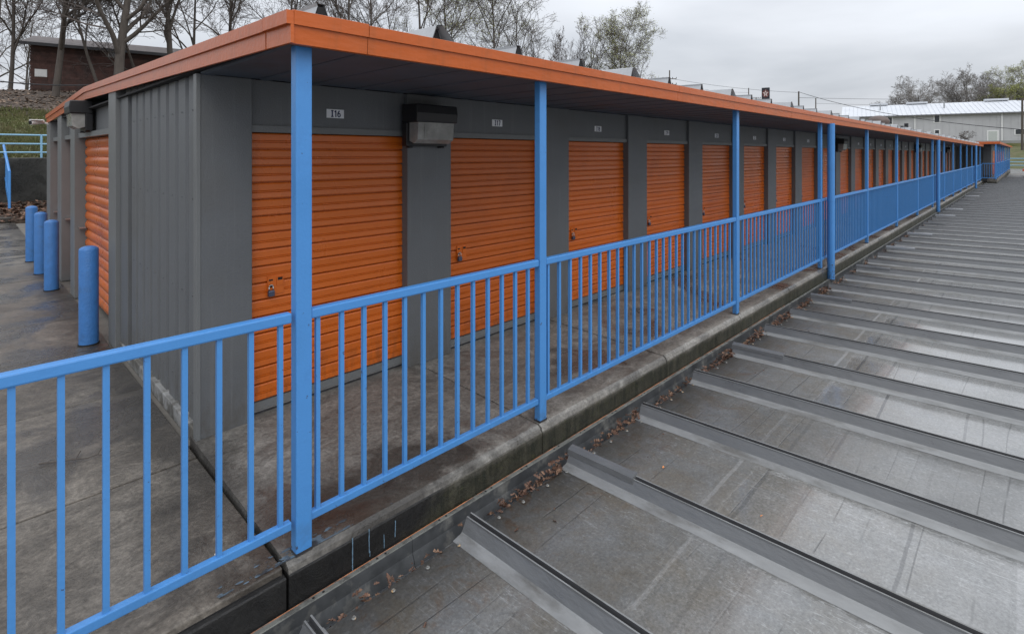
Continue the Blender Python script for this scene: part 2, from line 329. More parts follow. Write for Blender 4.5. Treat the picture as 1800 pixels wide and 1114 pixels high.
    for c_, h_, col_, f_ in k: base = mixc_(N, L, mth(N, L, 'MULTIPLY', mth(N, L, 'MULTIPLY', mth(N, L, 'MULTIPLY', band(c_, h_), inner), f_), ramp(N, L, mth(N, L, 'FRACT', mth(N, L, 'MULTIPLY', oi, 11.7 + 40 * h_ + c_)), .1, .8, .15, 1)), base, col_)
    # wet part, glossier, with sky reflection also lifted into the base colour
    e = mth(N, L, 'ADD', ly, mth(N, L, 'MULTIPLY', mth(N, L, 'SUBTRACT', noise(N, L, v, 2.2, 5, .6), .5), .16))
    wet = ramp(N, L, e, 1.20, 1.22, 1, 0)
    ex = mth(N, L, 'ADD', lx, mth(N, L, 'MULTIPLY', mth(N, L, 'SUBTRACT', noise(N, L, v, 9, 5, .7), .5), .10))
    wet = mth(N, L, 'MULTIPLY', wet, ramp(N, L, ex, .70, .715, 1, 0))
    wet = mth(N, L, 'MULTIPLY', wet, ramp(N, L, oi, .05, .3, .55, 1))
    wet2 = ramp(N, L, noise(N, L, v, 2.2, 6, .65, .6), .56, .64, 0, .5)
    wetall = mth(N, L, 'MAXIMUM', wet, wet2)
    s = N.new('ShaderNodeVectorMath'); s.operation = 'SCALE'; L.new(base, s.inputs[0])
    L.new(mth(N, L, 'MULTIPLY', fine, mth(N, L, 'MULTIPLY', ramp(N, L, wet, 0, 1, .94, 1.40), ramp(N, L, oi, 0, 1, .88, 1.1))), s.inputs['Scale'])  # wet zone colour brightened to imitate reflected sky
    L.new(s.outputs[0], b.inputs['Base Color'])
    L.new(ramp(N, L, wet, 0, 1, .10, .22), b.inputs['Metallic'])
    L.new(ramp(N, L, wetall, 0, 1, .45, .18), b.inputs['Roughness'])
    L.new(ramp(N, L, wet, 0, 1, 0, .8), b.inputs['Coat Weight']); b.inputs['Coat Roughness'].default_value = .10; b.inputs['Coat IOR'].default_value = 1.4
    L.new(ramp(N, L, wet, 0, 1, .4, .75), b.inputs['Specular IOR Level'])
    bp = N.new('ShaderNodeBump'); bp.inputs['Strength'].default_value = .35; bp.inputs['Distance'].default_value = .01
    hh = mth(N, L, 'ADD', mth(N, L, 'MULTIPLY', noise(N, L, mapped(N, L, v, (1.5, 9, 1)), 1, 3), 1.2), mth(N, L, 'MULTIPLY', line, -.5))
    hh = mth(N, L, 'MULTIPLY', hh, ramp(N, L, wet, 0, 1, 1, .35))
    L.new(hh, bp.inputs['Height']); L.new(bp.outputs[0], b.inputs['Normal'])
    return m
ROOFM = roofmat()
SEAMM = mat('roof_seam_metal', (.16, .164, .168), .36, metal=.2, var=.16, vscale=9, detail=8, col2=(.16, .165, .17), c2=(.52, .7), c2scale=5, stretch=(1, .35, 1), bump=.3, bscale=40, rvar=.1)
FLANGE = mat('roof_seam_flange', (.27, .275, .275), .5, metal=.15, var=.2, vscale=14, detail=8, col2=(.15, .148, .14), c2=(.5, .68), c2scale=6, stretch=(1, .4, 1))
GUTM = mat('gutter_metal', (.085, .09, .095), .4, metal=.3, var=.35, vscale=8, detail=8, col2=(.2, .2, .19), c2=(.55, .68), c2scale=7, rvar=.12)
LIPM = mat('gutter_lip_metal', (.20, .205, .19), .45, metal=.3, var=.25, vscale=14, detail=8, col2=(.10, .10, .095), c2=(.5, .62), c2scale=11)

# ------------------------------------------------------------------ ground and terrain
def sm(a, b, x):
    t = min(1, max(0, (x - a) / (b - a))); return t * t * (3 - 2 * t)
def lin(x, P):
    if x <= P[0][0]: return P[0][1]
    for (a, u), (b, v) in zip(P, P[1:]):
        if x <= b: return u + (v - u) * (x - a) / (b - a)
    return P[-1][1]
def terr(x, y):
    if x < 60 and y < 2.1: z0 = -2.9
    else: z0 = -.32
    h = z0
    if y > 18.4:
        back = lin(y, [(18.4, .02), (20.1, .40), (20.3, .45), (20.34, 1.55), (26, 2.35), (33, 3.65), (41, 5.35), (48, 5.75), (90, 6.6), (400, 9)])
        back += .10 * math.sin(x * .7 + y * .4) * sm(22, 30, y)
        h = max(h, back * (1 - sm(55, 95, x)) + z0 * sm(55, 95, x))
    if x > 98:
        r = lin(x, [(98, -.32), (104, .1), (118, 1.9), (127.5, 3.0), (128.2, 4.0), (140, 4.2), (400, 8)])
        h = max(h, r)
    return h
xs = sorted(set([-120, -80, -50, -30, -20, -12, -8.05, -8] + [i * 1.0 for i in range(-7, 16)] + list(range(16, 60, 4)) + [59.8, 60] + list(range(62, 98, 4)) + [98, 101, 104, 108, 112, 116, 120, 124, 127.5, 128.2, 132, 140, 160, 200, 280, 400, 600]))
ys = sorted(set([-400, -200, -100, -60, -40, -30, -20, -16, -12, -8, -4, 0, 1.9, 2.1, 2.3, 8, 14, 18.2, 18.4, 18.8, 19.3, 19.8, 20.1, 20.3, 20.34] + [21 + i for i in range(0, 30)] + [55, 60, 70, 90, 130, 200, 400, 600]))
mb = MB()
for y in ys:
    for x in xs: mb.v.append((x, y, terr(x, y)))
nx = len(xs)
def zone(x, y):
    if 18.3 < y < 20.2 and x < 60: return 2
    if y > 20.2 and x < 90: return 1 if y < 31.5 else 2 if y < 46 else 1
    if x > 98: return 1
    return 0
for j in range(len(ys) - 1):
    for i in range(nx - 1):
        mb.f.append((j*nx+i, j*nx+i+1, (j+1)*nx+i+1, (j+1)*nx+i)); mb.m.append(zone((xs[i]+xs[i+1])/2, (ys[j]+ys[j+1])/2))
GRASS = mat('grass', (.075, .085, .026), .95, var=.35, vscale=1.1, detail=9, col2=(.12, .105, .05), c2=(.46, .62), c2scale=.9, bump=1, bscale=12)
LITTER = mat('leaf_litter_soil', (.075, .058, .046), .95, var=.4, vscale=3, detail=9, col2=(.16, .115, .085), c2=(.5, .66), c2scale=4, bump=1, bscale=9)
mb.build('ground', [GROUND, GRASS, LITTER], smooth=False, kind='structure')

# lower asphalt yard beyond the low roof
ASPH = mat('yard_surface', (.11, .108, .10), .45, var=.25, vscale=.5, detail=8, col2=(.20, .18, .155), c2=(.5, .6), c2scale=.16, rvar=.25)
MB().box((60.4, -20, -.4), (98, 12, -.27)).build('yard_pavement', ASPH, kind='structure')

# grass blades as stuff on the slope behind the retaining wall, litter leaves
def scatter(name, m, n, region, zf, size, up, seed, par=None):
    r = random.Random(seed); b = MB()
    for _ in range(n):
        x = r.uniform(region[0], region[1]); y = r.uniform(region[2], region[3]); z = zf(x, y); s = size * r.uniform(.5, 1.4); a = r.uniform(0, 6.28)
        dx, dy = math.cos(a) * s, math.sin(a) * s
        if up:
            b.face([(x-dx*.25, y-dy*.25, z-.02), (x+dx*.25, y+dy*.25, z-.02), (x+dx*.5+dy*.4, y+dy*.5, z + s*r.uniform(.6, 1.5))])
        else:
            t = r.uniform(-.5, .9) * s; k = r.uniform(.4, .8)
            b.face([(x-dx, y-dy, z+.01), (x+dy*k, y-dx*k, z+.02+abs(t)*.5), (x+dx, y+dy, z+.015+abs(t)), (x-dy*k, y+dx*k, z+.02)])
    return b.build(name, m, kind='stuff')
o = scatter('grass_tufts', GRASS, 26000, (-3, 12, 20.4, 33), terr, .13, True, 3)
LEAFL = mat('pale_dead_leaves', (.30, .22, .16), .85, var=.5, vscale=3, col2=(.14, .085, .055), c2=(.46, .56), c2scale=2.5)
o = scatter('fallen_leaves', LEAFL, 8000, (-6, 18, 30, 44), terr, .085, False, 4)
o = scatter('fallen_leaves', LEAF, 4200, (-1.5, 5, 18.35, 20.05), terr, .05, False, 5)

# ------------------------------------------------------------------ left yard slabs, walkway slabs, curb
yard = empty('yard', (0, 0, 0)); yard['kind'] = 'structure'
YJ = [2.245, 3.42, 4.72, 5.98, 7.24, 8.5, 9.82, 11.15, 12.4, 13.6, 15.1, 16.6, 18.3]
XJ = [-6.4, -4.6, -2.8, -1.0, .944]
for y0, y1 in zip(YJ, YJ[1:]):
    for x0, x1 in zip(XJ, XJ[1:]):
        dz = rnd.uniform(-.003, .003)
        MB().box((x0 + .006, y0 + .006, -.16), (x1 - .006, y1 - .006, dz)).build('concrete_slab', CONCY, yard, bevel=.006)
MB().box((-6.4, 2.25, -.25), (.93, 18.3, -.03)).build('joint_bed', BLACK, yard)
MB().box((.935, 3.63, -.25), (47, 18.2, -.02)).build('joint_bed', mat('footing_concrete', (.13, .12, .105), .8, var=.3, vscale=4), yard)
walk = empty('walkway', (0, 0, 0)); walk['kind'] = 'structure'
x = .950; k = 0
while x < 45.3:
    x1 = min(x + 1.62, 45.4)
    sb = MB(); a, b_ = x + .007, x1 - .007; t = rnd.uniform(-.002, .002)
    sb.prism([(2.232, -.14), (3.62, -.14), (3.62, .036 + t), (2.262, .002 + t), (2.240, -.012 + t), (2.232, -.035)], 'x', a, b_)
    sb.build('concrete_slab', CURB if False else CONC, walk)
    x = x1; k += 1
MB().box((.96, 2.245, -.25), (45.3, 3.60, -.03)).build('joint_bed', BLACK, walk)
# face of the raised walkway
cw = empty('curb_wall', (0, 0, 0)); cw['kind'] = 'structure'
x = .952
while x < 45.3:
    x1 = min(x + rnd.choice([1.62, 1.62]), 45.4)
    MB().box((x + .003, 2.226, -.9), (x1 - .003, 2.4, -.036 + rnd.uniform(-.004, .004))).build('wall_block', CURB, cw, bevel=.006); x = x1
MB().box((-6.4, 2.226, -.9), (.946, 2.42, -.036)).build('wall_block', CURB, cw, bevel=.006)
# spilled blue paint runs and stain by the corner post
PST = mat('paint_stain', (.10, .15, .20), .5, var=.5, vscale=20, detail=8, col2=(.03, .04, .05), c2=(.45, .6), c2scale=18)
DRIP = mat('dried_blue_drip', (.13, .21, .29), .5, var=.4, vscale=40)
for px_, zt, zb, w_ in ((1.245, -.022, -.20, .0028), (1.33, -.024, -.12, .0022), (1.335, -.13, -.15, .0018), (1.41, -.09, -.14, .0020), (1.475, -.055, -.13, .0022)):
    b = MB(); zz = zt; xx_ = px_
    while zz > zb:
        z2 = zz - rnd.uniform(.012, .03); x2 = xx_ + rnd.uniform(-.0015, .0015); w2 = w_ * rnd.uniform(.5, 1.2)
        b.face([(xx_ - w_, 2.2235, zz), (x2 - w2, 2.2235, z2), (x2 + w2, 2.2235, z2), (xx_ + w_, 2.2235, zz)]); zz = z2; xx_ = x2
    b.build('paint_run', DRIP, cw)
sp = MB(); rs = random.Random(5)
for _ in range(120):          # worn drips and flecks of blue paint round the post foot
    cx_ = rs.gauss(1.04, .14); cy_ = rs.choice([rs.gauss(2.30, .030), rs.gauss(2.262, .004)]); cy_ = max(2.268, cy_); q = rs.uniform(.003, .018) * (1.4 if abs(cx_ - 1.04) < .08 else .8)
    nv = 7; b0 = len(sp.v)
    for i in range(nv):
        a = 2 * math.pi * i / nv; u_ = q * rs.uniform(.5, 1.3); sp.v.append((cx_ + u_ * 1.5 * math.cos(a), max(2.264, cy_ + u_ * .6 * math.sin(a)), .0045 + .0001 * _ / 12))
    sp.f.append(tuple(range(b0, b0 + nv))); sp.m.append(0)
sp.build('paint_stain', PST, walk)

# ------------------------------------------------------------------ lower building with the metal roof in the foreground
low = empty('metal_roofed_building', (0, 2.1, -2.9), 'low building below the walkway with a weathered grey seamed metal roof', 'building')
def L0(o): o.location = o.location - Vector((0, 2.1, -2.9)); return o
SLP = .022
def rz(y): return -.205 + (2.06 - y) * SLP
PITCH = .855; X0 = 1.84
LOWWALL = mat('lower_wall_paint', (.14, .145, .15), .6, var=.1, vscale=2)
for a, b_ in (((-7.8, -7.8, -2.9), (-7.6, 2.0, -.45)), ((59.6, -7.8, -2.9), (59.8, 2.0, -.45)), ((-7.6, -7.8, -2.9), (59.6, -7.6, -.1))):
    L0(MB().box(a, b_).build('wall', LOWWALL, low))
pm = MB(); prof = []
NY = 24
ylist = [2.06 - i * (9.86 / NY) for i in range(NY + 1)]
for y in ylist:
    for xx, dz in ((.045, 0), (.16, .0015), (.42, 0), (.70, .001), (.80, 0)): pm.v.append((xx, y, rz(y) + dz + .002 * math.sin(y * 5.1 + xx * 3)))
for j in range(NY):
    for i in range(4): pm.f.append((j*5+i, (j+1)*5+i, (j+1)*5+i+1, j*5+i+1)); pm.m.append(0)
# turned-down eave edge
n = len(pm.v)
for i in range(5): pm.v.append((pm.v[i][0], 2.062, pm.v[i][2] - .018))
for i in range(4): pm.f.append((i, i+1, n+i+1, n+i)); pm.m.append(0)
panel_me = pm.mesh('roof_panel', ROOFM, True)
# seam profile seen from the near side: flange, steep flank, lip, groove with painted shade, far lip, far flank
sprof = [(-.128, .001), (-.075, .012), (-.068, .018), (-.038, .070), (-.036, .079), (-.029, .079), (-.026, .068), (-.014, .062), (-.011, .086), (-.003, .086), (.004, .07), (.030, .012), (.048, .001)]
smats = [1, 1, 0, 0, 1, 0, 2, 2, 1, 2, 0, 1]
sm_ = MB()
for ya, yb in ((2.075, -7.8),):
    n = len(sm_.v)
    for t in (ya, yb):
        for p, q in sprof: sm_.v.append((p, t, q + rz(t)))
    k = len(sprof)
    for i in range(k - 1): sm_.f.append((n+i, n+i+1, n+k+i+1, n+k+i)); sm_.m.append(smats[i])
    sm_.f.append(tuple(n + i for i in range(k))); sm_.m.append(0)
SEAMSHADE = mat('seam_groove_shade', (.05, .05, .052), .6, var=.2)  # dark colour paints the shade in the groove behind the seam lip
seam_me = sm_.mesh('roof_seam', [SEAMM, FLANGE, SEAMSHADE])
cap = MB()
cp = [(-.050, .056), (-.044, .086), (-.014, .098), (.006, .098), (.010, .070)]
cap.sheet(cp, 'y', 2.085, 1.62, zoff=rz); cap.face([(p, 1.62, q + rz(1.62)) for p, q in cp]); cap.face([(p, 2.085, q + rz(2.085)) for p, q in cp])
cap_me = cap.mesh('seam_end_cap', SEAMM)
CAPW = mat('wet_glint_seam_cap', (.34, .35, .36), .22, metal=.3, var=.1, vscale=12)  # pale base colour paints a wet reflection on a few caps
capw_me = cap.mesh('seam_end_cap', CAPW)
scr = MB().lathe((0, 0, 0), [(.010, 0), (.010, .003), (.0055, .005), (.005, .009)], 10).mesh('screw', SCREW)
def ob(name, me, parent, loc=(0, 0, 0), rot=None):
    o = bpy.data.objects.new(name, me); COL.objects.link(o); o.parent = parent; o.location = loc
    if rot: o.rotation_euler = rot
    return o
i = -10; 
while X0 + i * PITCH < 59:
    X = X0 + i * PITCH
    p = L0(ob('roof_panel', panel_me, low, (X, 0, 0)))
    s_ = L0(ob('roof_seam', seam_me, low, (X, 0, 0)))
    if i % 3 == 1:
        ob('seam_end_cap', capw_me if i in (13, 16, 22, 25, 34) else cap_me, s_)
    if -2 <= i <= 9:
        for q in (.15, .34, .53, .72):
            ob('screw', scr, p, (q + rnd.uniform(-.008, .008), 2.025 + rnd.uniform(-.005, .005), rz(2.02) + .003))
    i += 1
# gutter: back lip with slots, trough
gx = -7.6; gi = 0
while gx < 45:
    g1 = min(gx + 3.05, 45.2)
    G = MB(); 
    G.sheet([(2.212, -.175), (2.212, -.167), (2.192, -.167), (2.190, -.172)], 'x', gx + .001, g1 - .001, 1)
    G.sheet([(2.190, -.172), (2.188, -.235), (2.165, -.295), (2.02, -.300), (2.015, -.24)], 'x', gx + .001, g1 - .001, 0)
    L0(G.build('gutter', [GUTM, LIPM], low, loc=(0, 0, 0)))
    gx = g1
hole = MB().lathe((0, 0, 0), [(.006, 0), (.006, .0008)], 8).mesh('slot', BLACK)
gl = [o for o in low.children if o.name.startswith('gutter')]
xx = .4
while xx < 9:
    g_ = [o for o in gl if o.data.vertices[0].co.x <= xx <= o.data.vertices[4].co.x]
    if g_: ob('slot', hole, g_[0], (xx, 2.202, -.1668)); ob('slot', hole, g_[0], (xx + .045, 2.202, -.1668))
    xx += rnd.uniform(.26, .42)
OEDGE = mat('rusty_orange_edge', (.5, .2, .09), .6, var=.5, vscale=9, col2=(.12, .10, .09), c2=(.45, .6), c2scale=6)
L0(MB().box((.6, 2.2125, -.1695), (7.2, 2.2155, -.1655)).build('gutter_edge_strip', OEDGE, low))

# dead leaves lying in the gutter
lv = MB(); r = random.Random(11)
def leaf(b, x, y, z, s):
    a = r.uniform(0, 6.28); tilt = r.uniform(-.9, .9); rot = Matrix.Rotation(a, 3, 'Z') @ Matrix.Rotation(tilt, 3, 'X') @ Matrix.Rotation(r.uniform(-.6, .6), 3, 'Y')
    pts = [(-1, 0, 0), (-.55, .42, .16), (-.25, .22, .1), (.05, .62, .26), (.3, .28, .12), (.7, .45, .2), (1, 0, .05), (.7, -.45, .22), (.3, -.26, .12), (.05, -.6, .28), (-.25, -.22, .1), (-.55, -.4, .18)]
    n = len(b.v); b.v.append(tuple(rot @ Vector((0, 0, -.05)) * s + Vector((x, y, z))))
    for p in pts:
        q = Vector(p); q.z *= r.uniform(.2, 2); b.v.append(tuple(rot @ q * s + Vector((x, y, z))))
    for i in range(12): b.f.append((n, n + 1 + i, n + 1 + (i + 1) % 12)); b.m.append(0)
for X in range(0, 44):
    for seg in range(2):
        den_ = (40 if X < 2 else 175 if X < 9 else 110 if X < 16 else 20) * r.uniform(.2, 1.35)
        for _ in range(int(den_)):
            x = X + seg * .5 + r.uniform(0, .5)
            ph = ((x - X0) / PITCH) % 1
            if ph < .25 and r.random() < .45: continue
            y = r.uniform(2.045, 2.125); leaf(lv, x, y, -.235 + r.uniform(-.035, .045) + (.02 if ph > .6 else 0), r.choice([r.uniform(.008, .016), r.uniform(.014, .029)]))
for _ in range(40):
    leaf(lv, r.uniform(1, 12), r.uniform(1.7, 2.05), rz(1.9) + .006, r.uniform(.006, .016))
lv.build('gutter_leaves', LEAF, kind='stuff')
# small orange leaves on the roof sheets
OL = mat('orange_leaf', (.7, .28, .10), .6, var=.1)
for (x, y, s) in ((2.72, 1.28, .010), (2.94, 1.02, .008), (3.0, 1.62, .012)):
    b = MB(); leaf(b, 0, 0, 0, s)
    b.build('fallen_leaf', OL, loc=(x, y, rz(y) + .006), label={2.72: 'tiny bright orange leaf beside the dark crease on the nearest wet roof sheets', 2.94: 'tiny bright orange leaf lying farthest from the gutter on the metal roof', 3.0: 'small tan orange leaf on the roof sheet nearest the gutter'}[x], cat='leaf')

# ------------------------------------------------------------------ the storage building
EX = .95                                             # plane of the end fascia
bld = empty('storage_building', (.95, 3.54, 0), 'long grey self storage building with orange roll-up doors and orange fascia', 'building')
BO = Vector((.95, 3.54, 0))
def B(o): o.location = o.location - BO; return o
YF = 3.54; XEND = 45.3; MOD = 1.618; DW = 1.175; PW = MOD - DW
def uz(y): return 2.305 + .026 * (min(y, 7.37) - 2.2) - .03 * max(0, y - 7.37)
def door_slat(w, pitch, depth):
    b = MB(); p = pitch
    prof = [(0, .022), (.055*p, .022), (.065*p, .001), (.11*p, -.003), (.40*p, 0), (.425*p, .005), (.45*p, -.002), (.50*p, -.002), (.525*p, .005), (.55*p, 0), (.90*p, .001), (.97*p, .004), (p, .022)]
    b.sheet([(dy, z) for z, dy in prof], 'x', 0, w); return b
def round_slat(w, pitch):
    b = MB(); p = pitch
    prof = [(p * t, .018 - .024 * math.sin(math.pi * t) ** .7) for t in (0, .06, .14, .28, .42, .56, .70, .84, .94, 1)]
    n = len(prof)
    for yy in (0, w):
        for z, dx in prof: b.v.append((dx, yy, z))
    for i in range(n - 1): b.f.append((i, i + 1, n + i + 1, n + i)); b.m.append(0)
    return b
ZB, ZT = .115, 1.868; NS = 16; SP = (ZT - ZB) / NS
slat_mes = [door_slat(DW, SP, .01).mesh('slat', m_) for m_ in DOORV]
curt = MB()
for k in range(NS):
    b = door_slat(DW, SP, .01); n = len(curt.v)
    curt.v += [(x, y, z + k * SP) for x, y, z in b.v]; curt.f += [tuple(q + n for q in f) for f in b.f]; curt.m += b.m
curt_mes = [curt.mesh('door_curtain', m_) for m_ in DOORV]
bar_me = MB().box((0, -.004, ZB - .052), (DW, .02, ZB - .001)).mesh('bottom_bar', GREYL)
seal_me = MB().box((0, -.008, ZB - .060), (DW, .02, ZB - .053)).mesh('bottom_seal', STEEL)
sill_me = MB().box((0, .0, .028), (DW, .03, ZB - .061)).mesh('threshold', DARKST)
lat = MB(); lat.box((0, -.010, -.065), (.105, .006, .055), 0); lat.box((.058, -.016, -.01), (.10, -.010, .045), 0)
lat.box((.008, -.0115, .026), (.034, -.0095, .036), 1); lat.box((.008, -.0115, -.018), (.030, -.0095, -.006), 1); lat.box((.064, -.0175, .026), (.094, -.0155, .044), 1)
lat_me = lat.mesh('latch', [DOOR, BLACK])
padlock_src = None
def padlock(loc, label):
    t = empty('padlock', loc, label, 'padlock', 'padlocks on the orange doors')
    MB().box((-.021, -.012, -.052), (.021, .012, -.012)).build('lock_body', mat('padlock_body', (.10, .11, .16), .3, metal=.6, var=.3, vscale=80), t, bevel=.006)
    sh = MB(); pts = [(-.013, 0, -.014), (-.013, 0, .012), (-.008, 0, .021), (0, 0, .024), (.008, 0, .021), (.013, 0, .012), (.013, 0, -.014)]
    for p, q in zip(pts, pts[1:]): sh.tube(p, q, .0038, n=6)
    sh.build('shackle', STEEL, t, smooth=True)
    return t
ORD = ['first', 'second', 'third', 'fourth', 'fifth', 'sixth', 'seventh', 'eighth', 'ninth', 'tenth', 'eleventh', 'twelfth', 'thirteenth', 'fourteenth', 'fifteenth', 'sixteenth', 'seventeenth', 'eighteenth', 'nineteenth', 'twentieth', 'twenty-first', 'twenty-second', 'twenty-third', 'twenty-fourth', 'twenty-fifth', 'twenty-sixth', 'twenty-seventh', 'twenty-eighth']
# glyph builder for the number plates (strokes, so that the capital I has its serifs)
def stroke(b, p, q, w, d=.0012):
    p = Vector((p[0], 0, p[1])); q = Vector((q[0], 0, q[1])); dd = (q - p).normalized(); nn = Vector((dd.z, 0, -dd.x)) * w / 2
    a = [p + nn, q + nn, q - nn, p - nn]; b.face([(v.x, -d, v.z) for v in a])
def arc(b, c, rx, rz_, a0, a1, w, n=10):
    P = [(c[0] + rx * math.cos(R(a0 + (a1-a0)*i/n)), c[1] + rz_ * math.sin(R(a0 + (a1-a0)*i/n))) for i in range(n+1)]
    for p, q in zip(P, P[1:]): stroke(b, p, q, w)
def glyph(b, ch, x, s):     # cell width .55 s, height s
    w = .19 * s; X = lambda u, v: (x + u * s, v * s)
    if ch == 'I': stroke(b, X(.22, 0), X(.22, 1), w * 1.1); stroke(b, X(.02, .93), X(.42, .93), w*.85); stroke(b, X(.02, .07), X(.42, .07), w*.85)
    elif ch == '1': stroke(b, X(.28, 0), X(.28, 1), w); stroke(b, X(.08, .76), X(.28, .96), w)
    elif ch == '0': arc(b, X(.26, .5), .2*s, .43*s, 0, 360, w, 16)
    elif ch == '2': arc(b, X(.26, .72), .2*s, .22*s, 170, -30, w); stroke(b, X(.43, .6), X(.06, .07), w); stroke(b, X(.04, .07), X(.48, .07), w)
    elif ch == '3': arc(b, X(.25, .73), .18*s, .2*s, 160, -90, w); arc(b, X(.25, .28), .2*s, .24*s, 90, -160, w)
    elif ch == '4': stroke(b, X(.38, 0), X(.38, 1), w); stroke(b, X(.38, .97), X(.04, .32), w); stroke(b, X(.02, .3), X(.5, .3), w)
    elif ch == '5': stroke(b, X(.1, .93), X(.45, .93), w); stroke(b, X(.12, .95), X(.1, .5), w); arc(b, X(.24, .32), .21*s, .26*s, 130, -150, w)
    elif ch == '6': arc(b, X(.26, .31), .2*s, .25*s, 0, 360, w, 14); arc(b, X(.46, .36), .4*s, .6*s, 180, 105, w, 6)
    elif ch == '7': stroke(b, X(.04, .93), X(.48, .93), w); stroke(b, X(.46, .93), X(.2, 0), w)
    elif ch == '8': arc(b, X(.26, .73), .17*s, .2*s, 0, 360, w, 12); arc(b, X(.26, .28), .2*s, .24*s, 0, 360, w, 12)
    elif ch == '9': arc(b, X(.26, .69), .2*s, .25*s, 0, 360, w, 14); arc(b, X(.06, .64), .4*s, .6*s, 0, -75, w, 6)
doors = []
ND = 27
for k in range(ND):
    xd = 1.285 + k * MOD
    fr = MB()   # jambs and lintel strip of the opening
    fr.box((-.002, .041, .03), (.012, .10, 1.868), 0); fr.box((DW - .012, .041, .03), (DW + .002, .10, 1.868), 0)
    if k == 0: jamb_me = None
    d = B(MB().box((0, .022, 1.869), (DW, .06, 1.912)).build('roll_up_door', GREYL, bld, loc=(xd, YF, 0)))
    doors.append(d)
    if k < 14:
        for j in range(NS): ob('slat', slat_mes[(k * 7 + k // 3) % 4], d, (0, .075, ZB + j * SP))
    else:
        o = ob('door_curtain', curt_mes[(k * 7 + k // 3) % 4], d, (0, .075, ZB)); o['kind'] = 'stuff'
    ob('bottom_bar', bar_me, d, (0, .075, 0)); ob('bottom_seal', seal_me, d, (0, .075, 0)); ob('threshold', sill_me, d, (0, .075, 0))
    if k < 16:
        ob('latch', lat_me, d, (.12, .075, .865))
    if k < 8:
        words = ['on the nearest orange door, left of the thick corner post', 'on the orange door under plate I17', 'on the orange door under plate I18', 'on the orange door just before the third tall post', 'on the fifth orange door of the long front', 'on the sixth orange door of the long front', 'on the seventh orange door of the long front', 'on the eighth orange door of the long front'][k]
        padlock((xd + .135, YF + .045, .845), 'small dark steel padlock ' + words)
    # pier right of the door, header panel above it
    x1 = xd + DW; x2 = xd + MOD
    B(MB().box((x1, 0, .036), (x2 - .001, .12, 2.205)).build('wall_panel', GREY, bld, bevel=.004, loc=(0, YF, 0)))
    B(MB().box((xd + .001, .036, 1.9125), (x1 - .001, .10, 2.205)).build('header_panel', GREY, bld, loc=(0, YF, 0)))
    # number plate
    if k < 16:
        num = 'I' + str(16 + k)
        t = empty('number_sign', (xd + .515, YF + .034, 1.985), f'small white number plate reading {num} above an orange door', 'sign', 'number plates above the doors')
        b = MB().box((0, -.001, 0), (.132, .0015, .062)).build('sign_plate', SIGNW, t)
        g = MB(); s = .048; x = .016
        for ch in num: glyph(g, ch, x, s); x += .0245 if ch == 'I' else .0255 if ch == '1' else .031
        g.v = [(a + (.132 - x - .012) / 2 + .004, bb, c + .007) for a, bb, c in g.v]
        g.build('lettering', SIGNB, t)
B(MB().box((.985, 0, .03), (1.285 - .001, .12, 2.205)).build('wall_panel', GREY, bld, bevel=.004, loc=(0, YF, 0)))
B(MB().box((.965, -.006, .03), (.990, .05, 2.205)).build('corner_trim', GREYL, bld, bevel=.003, loc=(0, YF, 0)))
# inner backing behind the doors and the far walls
B(MB().box((1.30, 3.68, .0), (XEND, 3.72, 2.2)).build('inner_wall', DARKST, bld))
B(MB().box((1.2, 10.7, .0), (XEND, 10.8, 2.2)).build('back_wall', GREY, bld))
B(MB().box((XEND - .1, 3.72, .0), (XEND, 10.7, 2.2)).build('end_wall', GREY, bld))
# end wall: foundation, corrugated sheets, piers, doors
FOUND = mat('chipped_white_foundation', (.24, .24, .235), .8, var=.3, vscale=9, detail=8, col2=(.09, .085, .075), c2=(.45, .56), c2scale=5)
B(MB().box((.972, 3.60, -.02), (1.08, 5.78, .075)).build('foundation', FOUND, bld, bevel=.008))
y = 3.62; rib = .232
while y < 5.6:
    prof = [(1.035, y), (1.035, y + rib * .10), (1.003, y + rib * .20), (1.003, y + rib * .86), (1.035, y + rib * .985), (1.035, y + rib)]
    b = MB(); n = len(prof)
    for z in (.072, uz(y) - .10):
        for p in prof: b.v.append((p[0], p[1], z))
    for i in range(n - 1): b.f.append((i + 1, i, n + i, n + i + 1)); b.m.append(0)
    b.box((1.04, y, .072), (1.06, y + rib, uz(y) - .09), 0)
    for zz in (.25, .85, 1.45, 2.0): b.tube((1.004, y + rib * .5, zz), (.999, y + rib * .5, zz), .006, n=6)
    B(b.build('corrugated_sheet', GREY, bld)); y += rib
Yd = [(5.62, 5.81, 6.13), (0, 8.26, 8.61), (0, 9.49, 9.89), (0, 10.80, 11.25)]
for a, y0, y1 in Yd:
    zt = uz(y0) - .10
    B(MB().box((.95, y0, -.01), (1.12, y1, zt)).build('pier', GREYL, bld, bevel=.004))
B(MB().box((.985, 5.5, -.01), (1.12, 5.808, 2.24)).build('wall_panel', GREY, bld, bevel=.004))
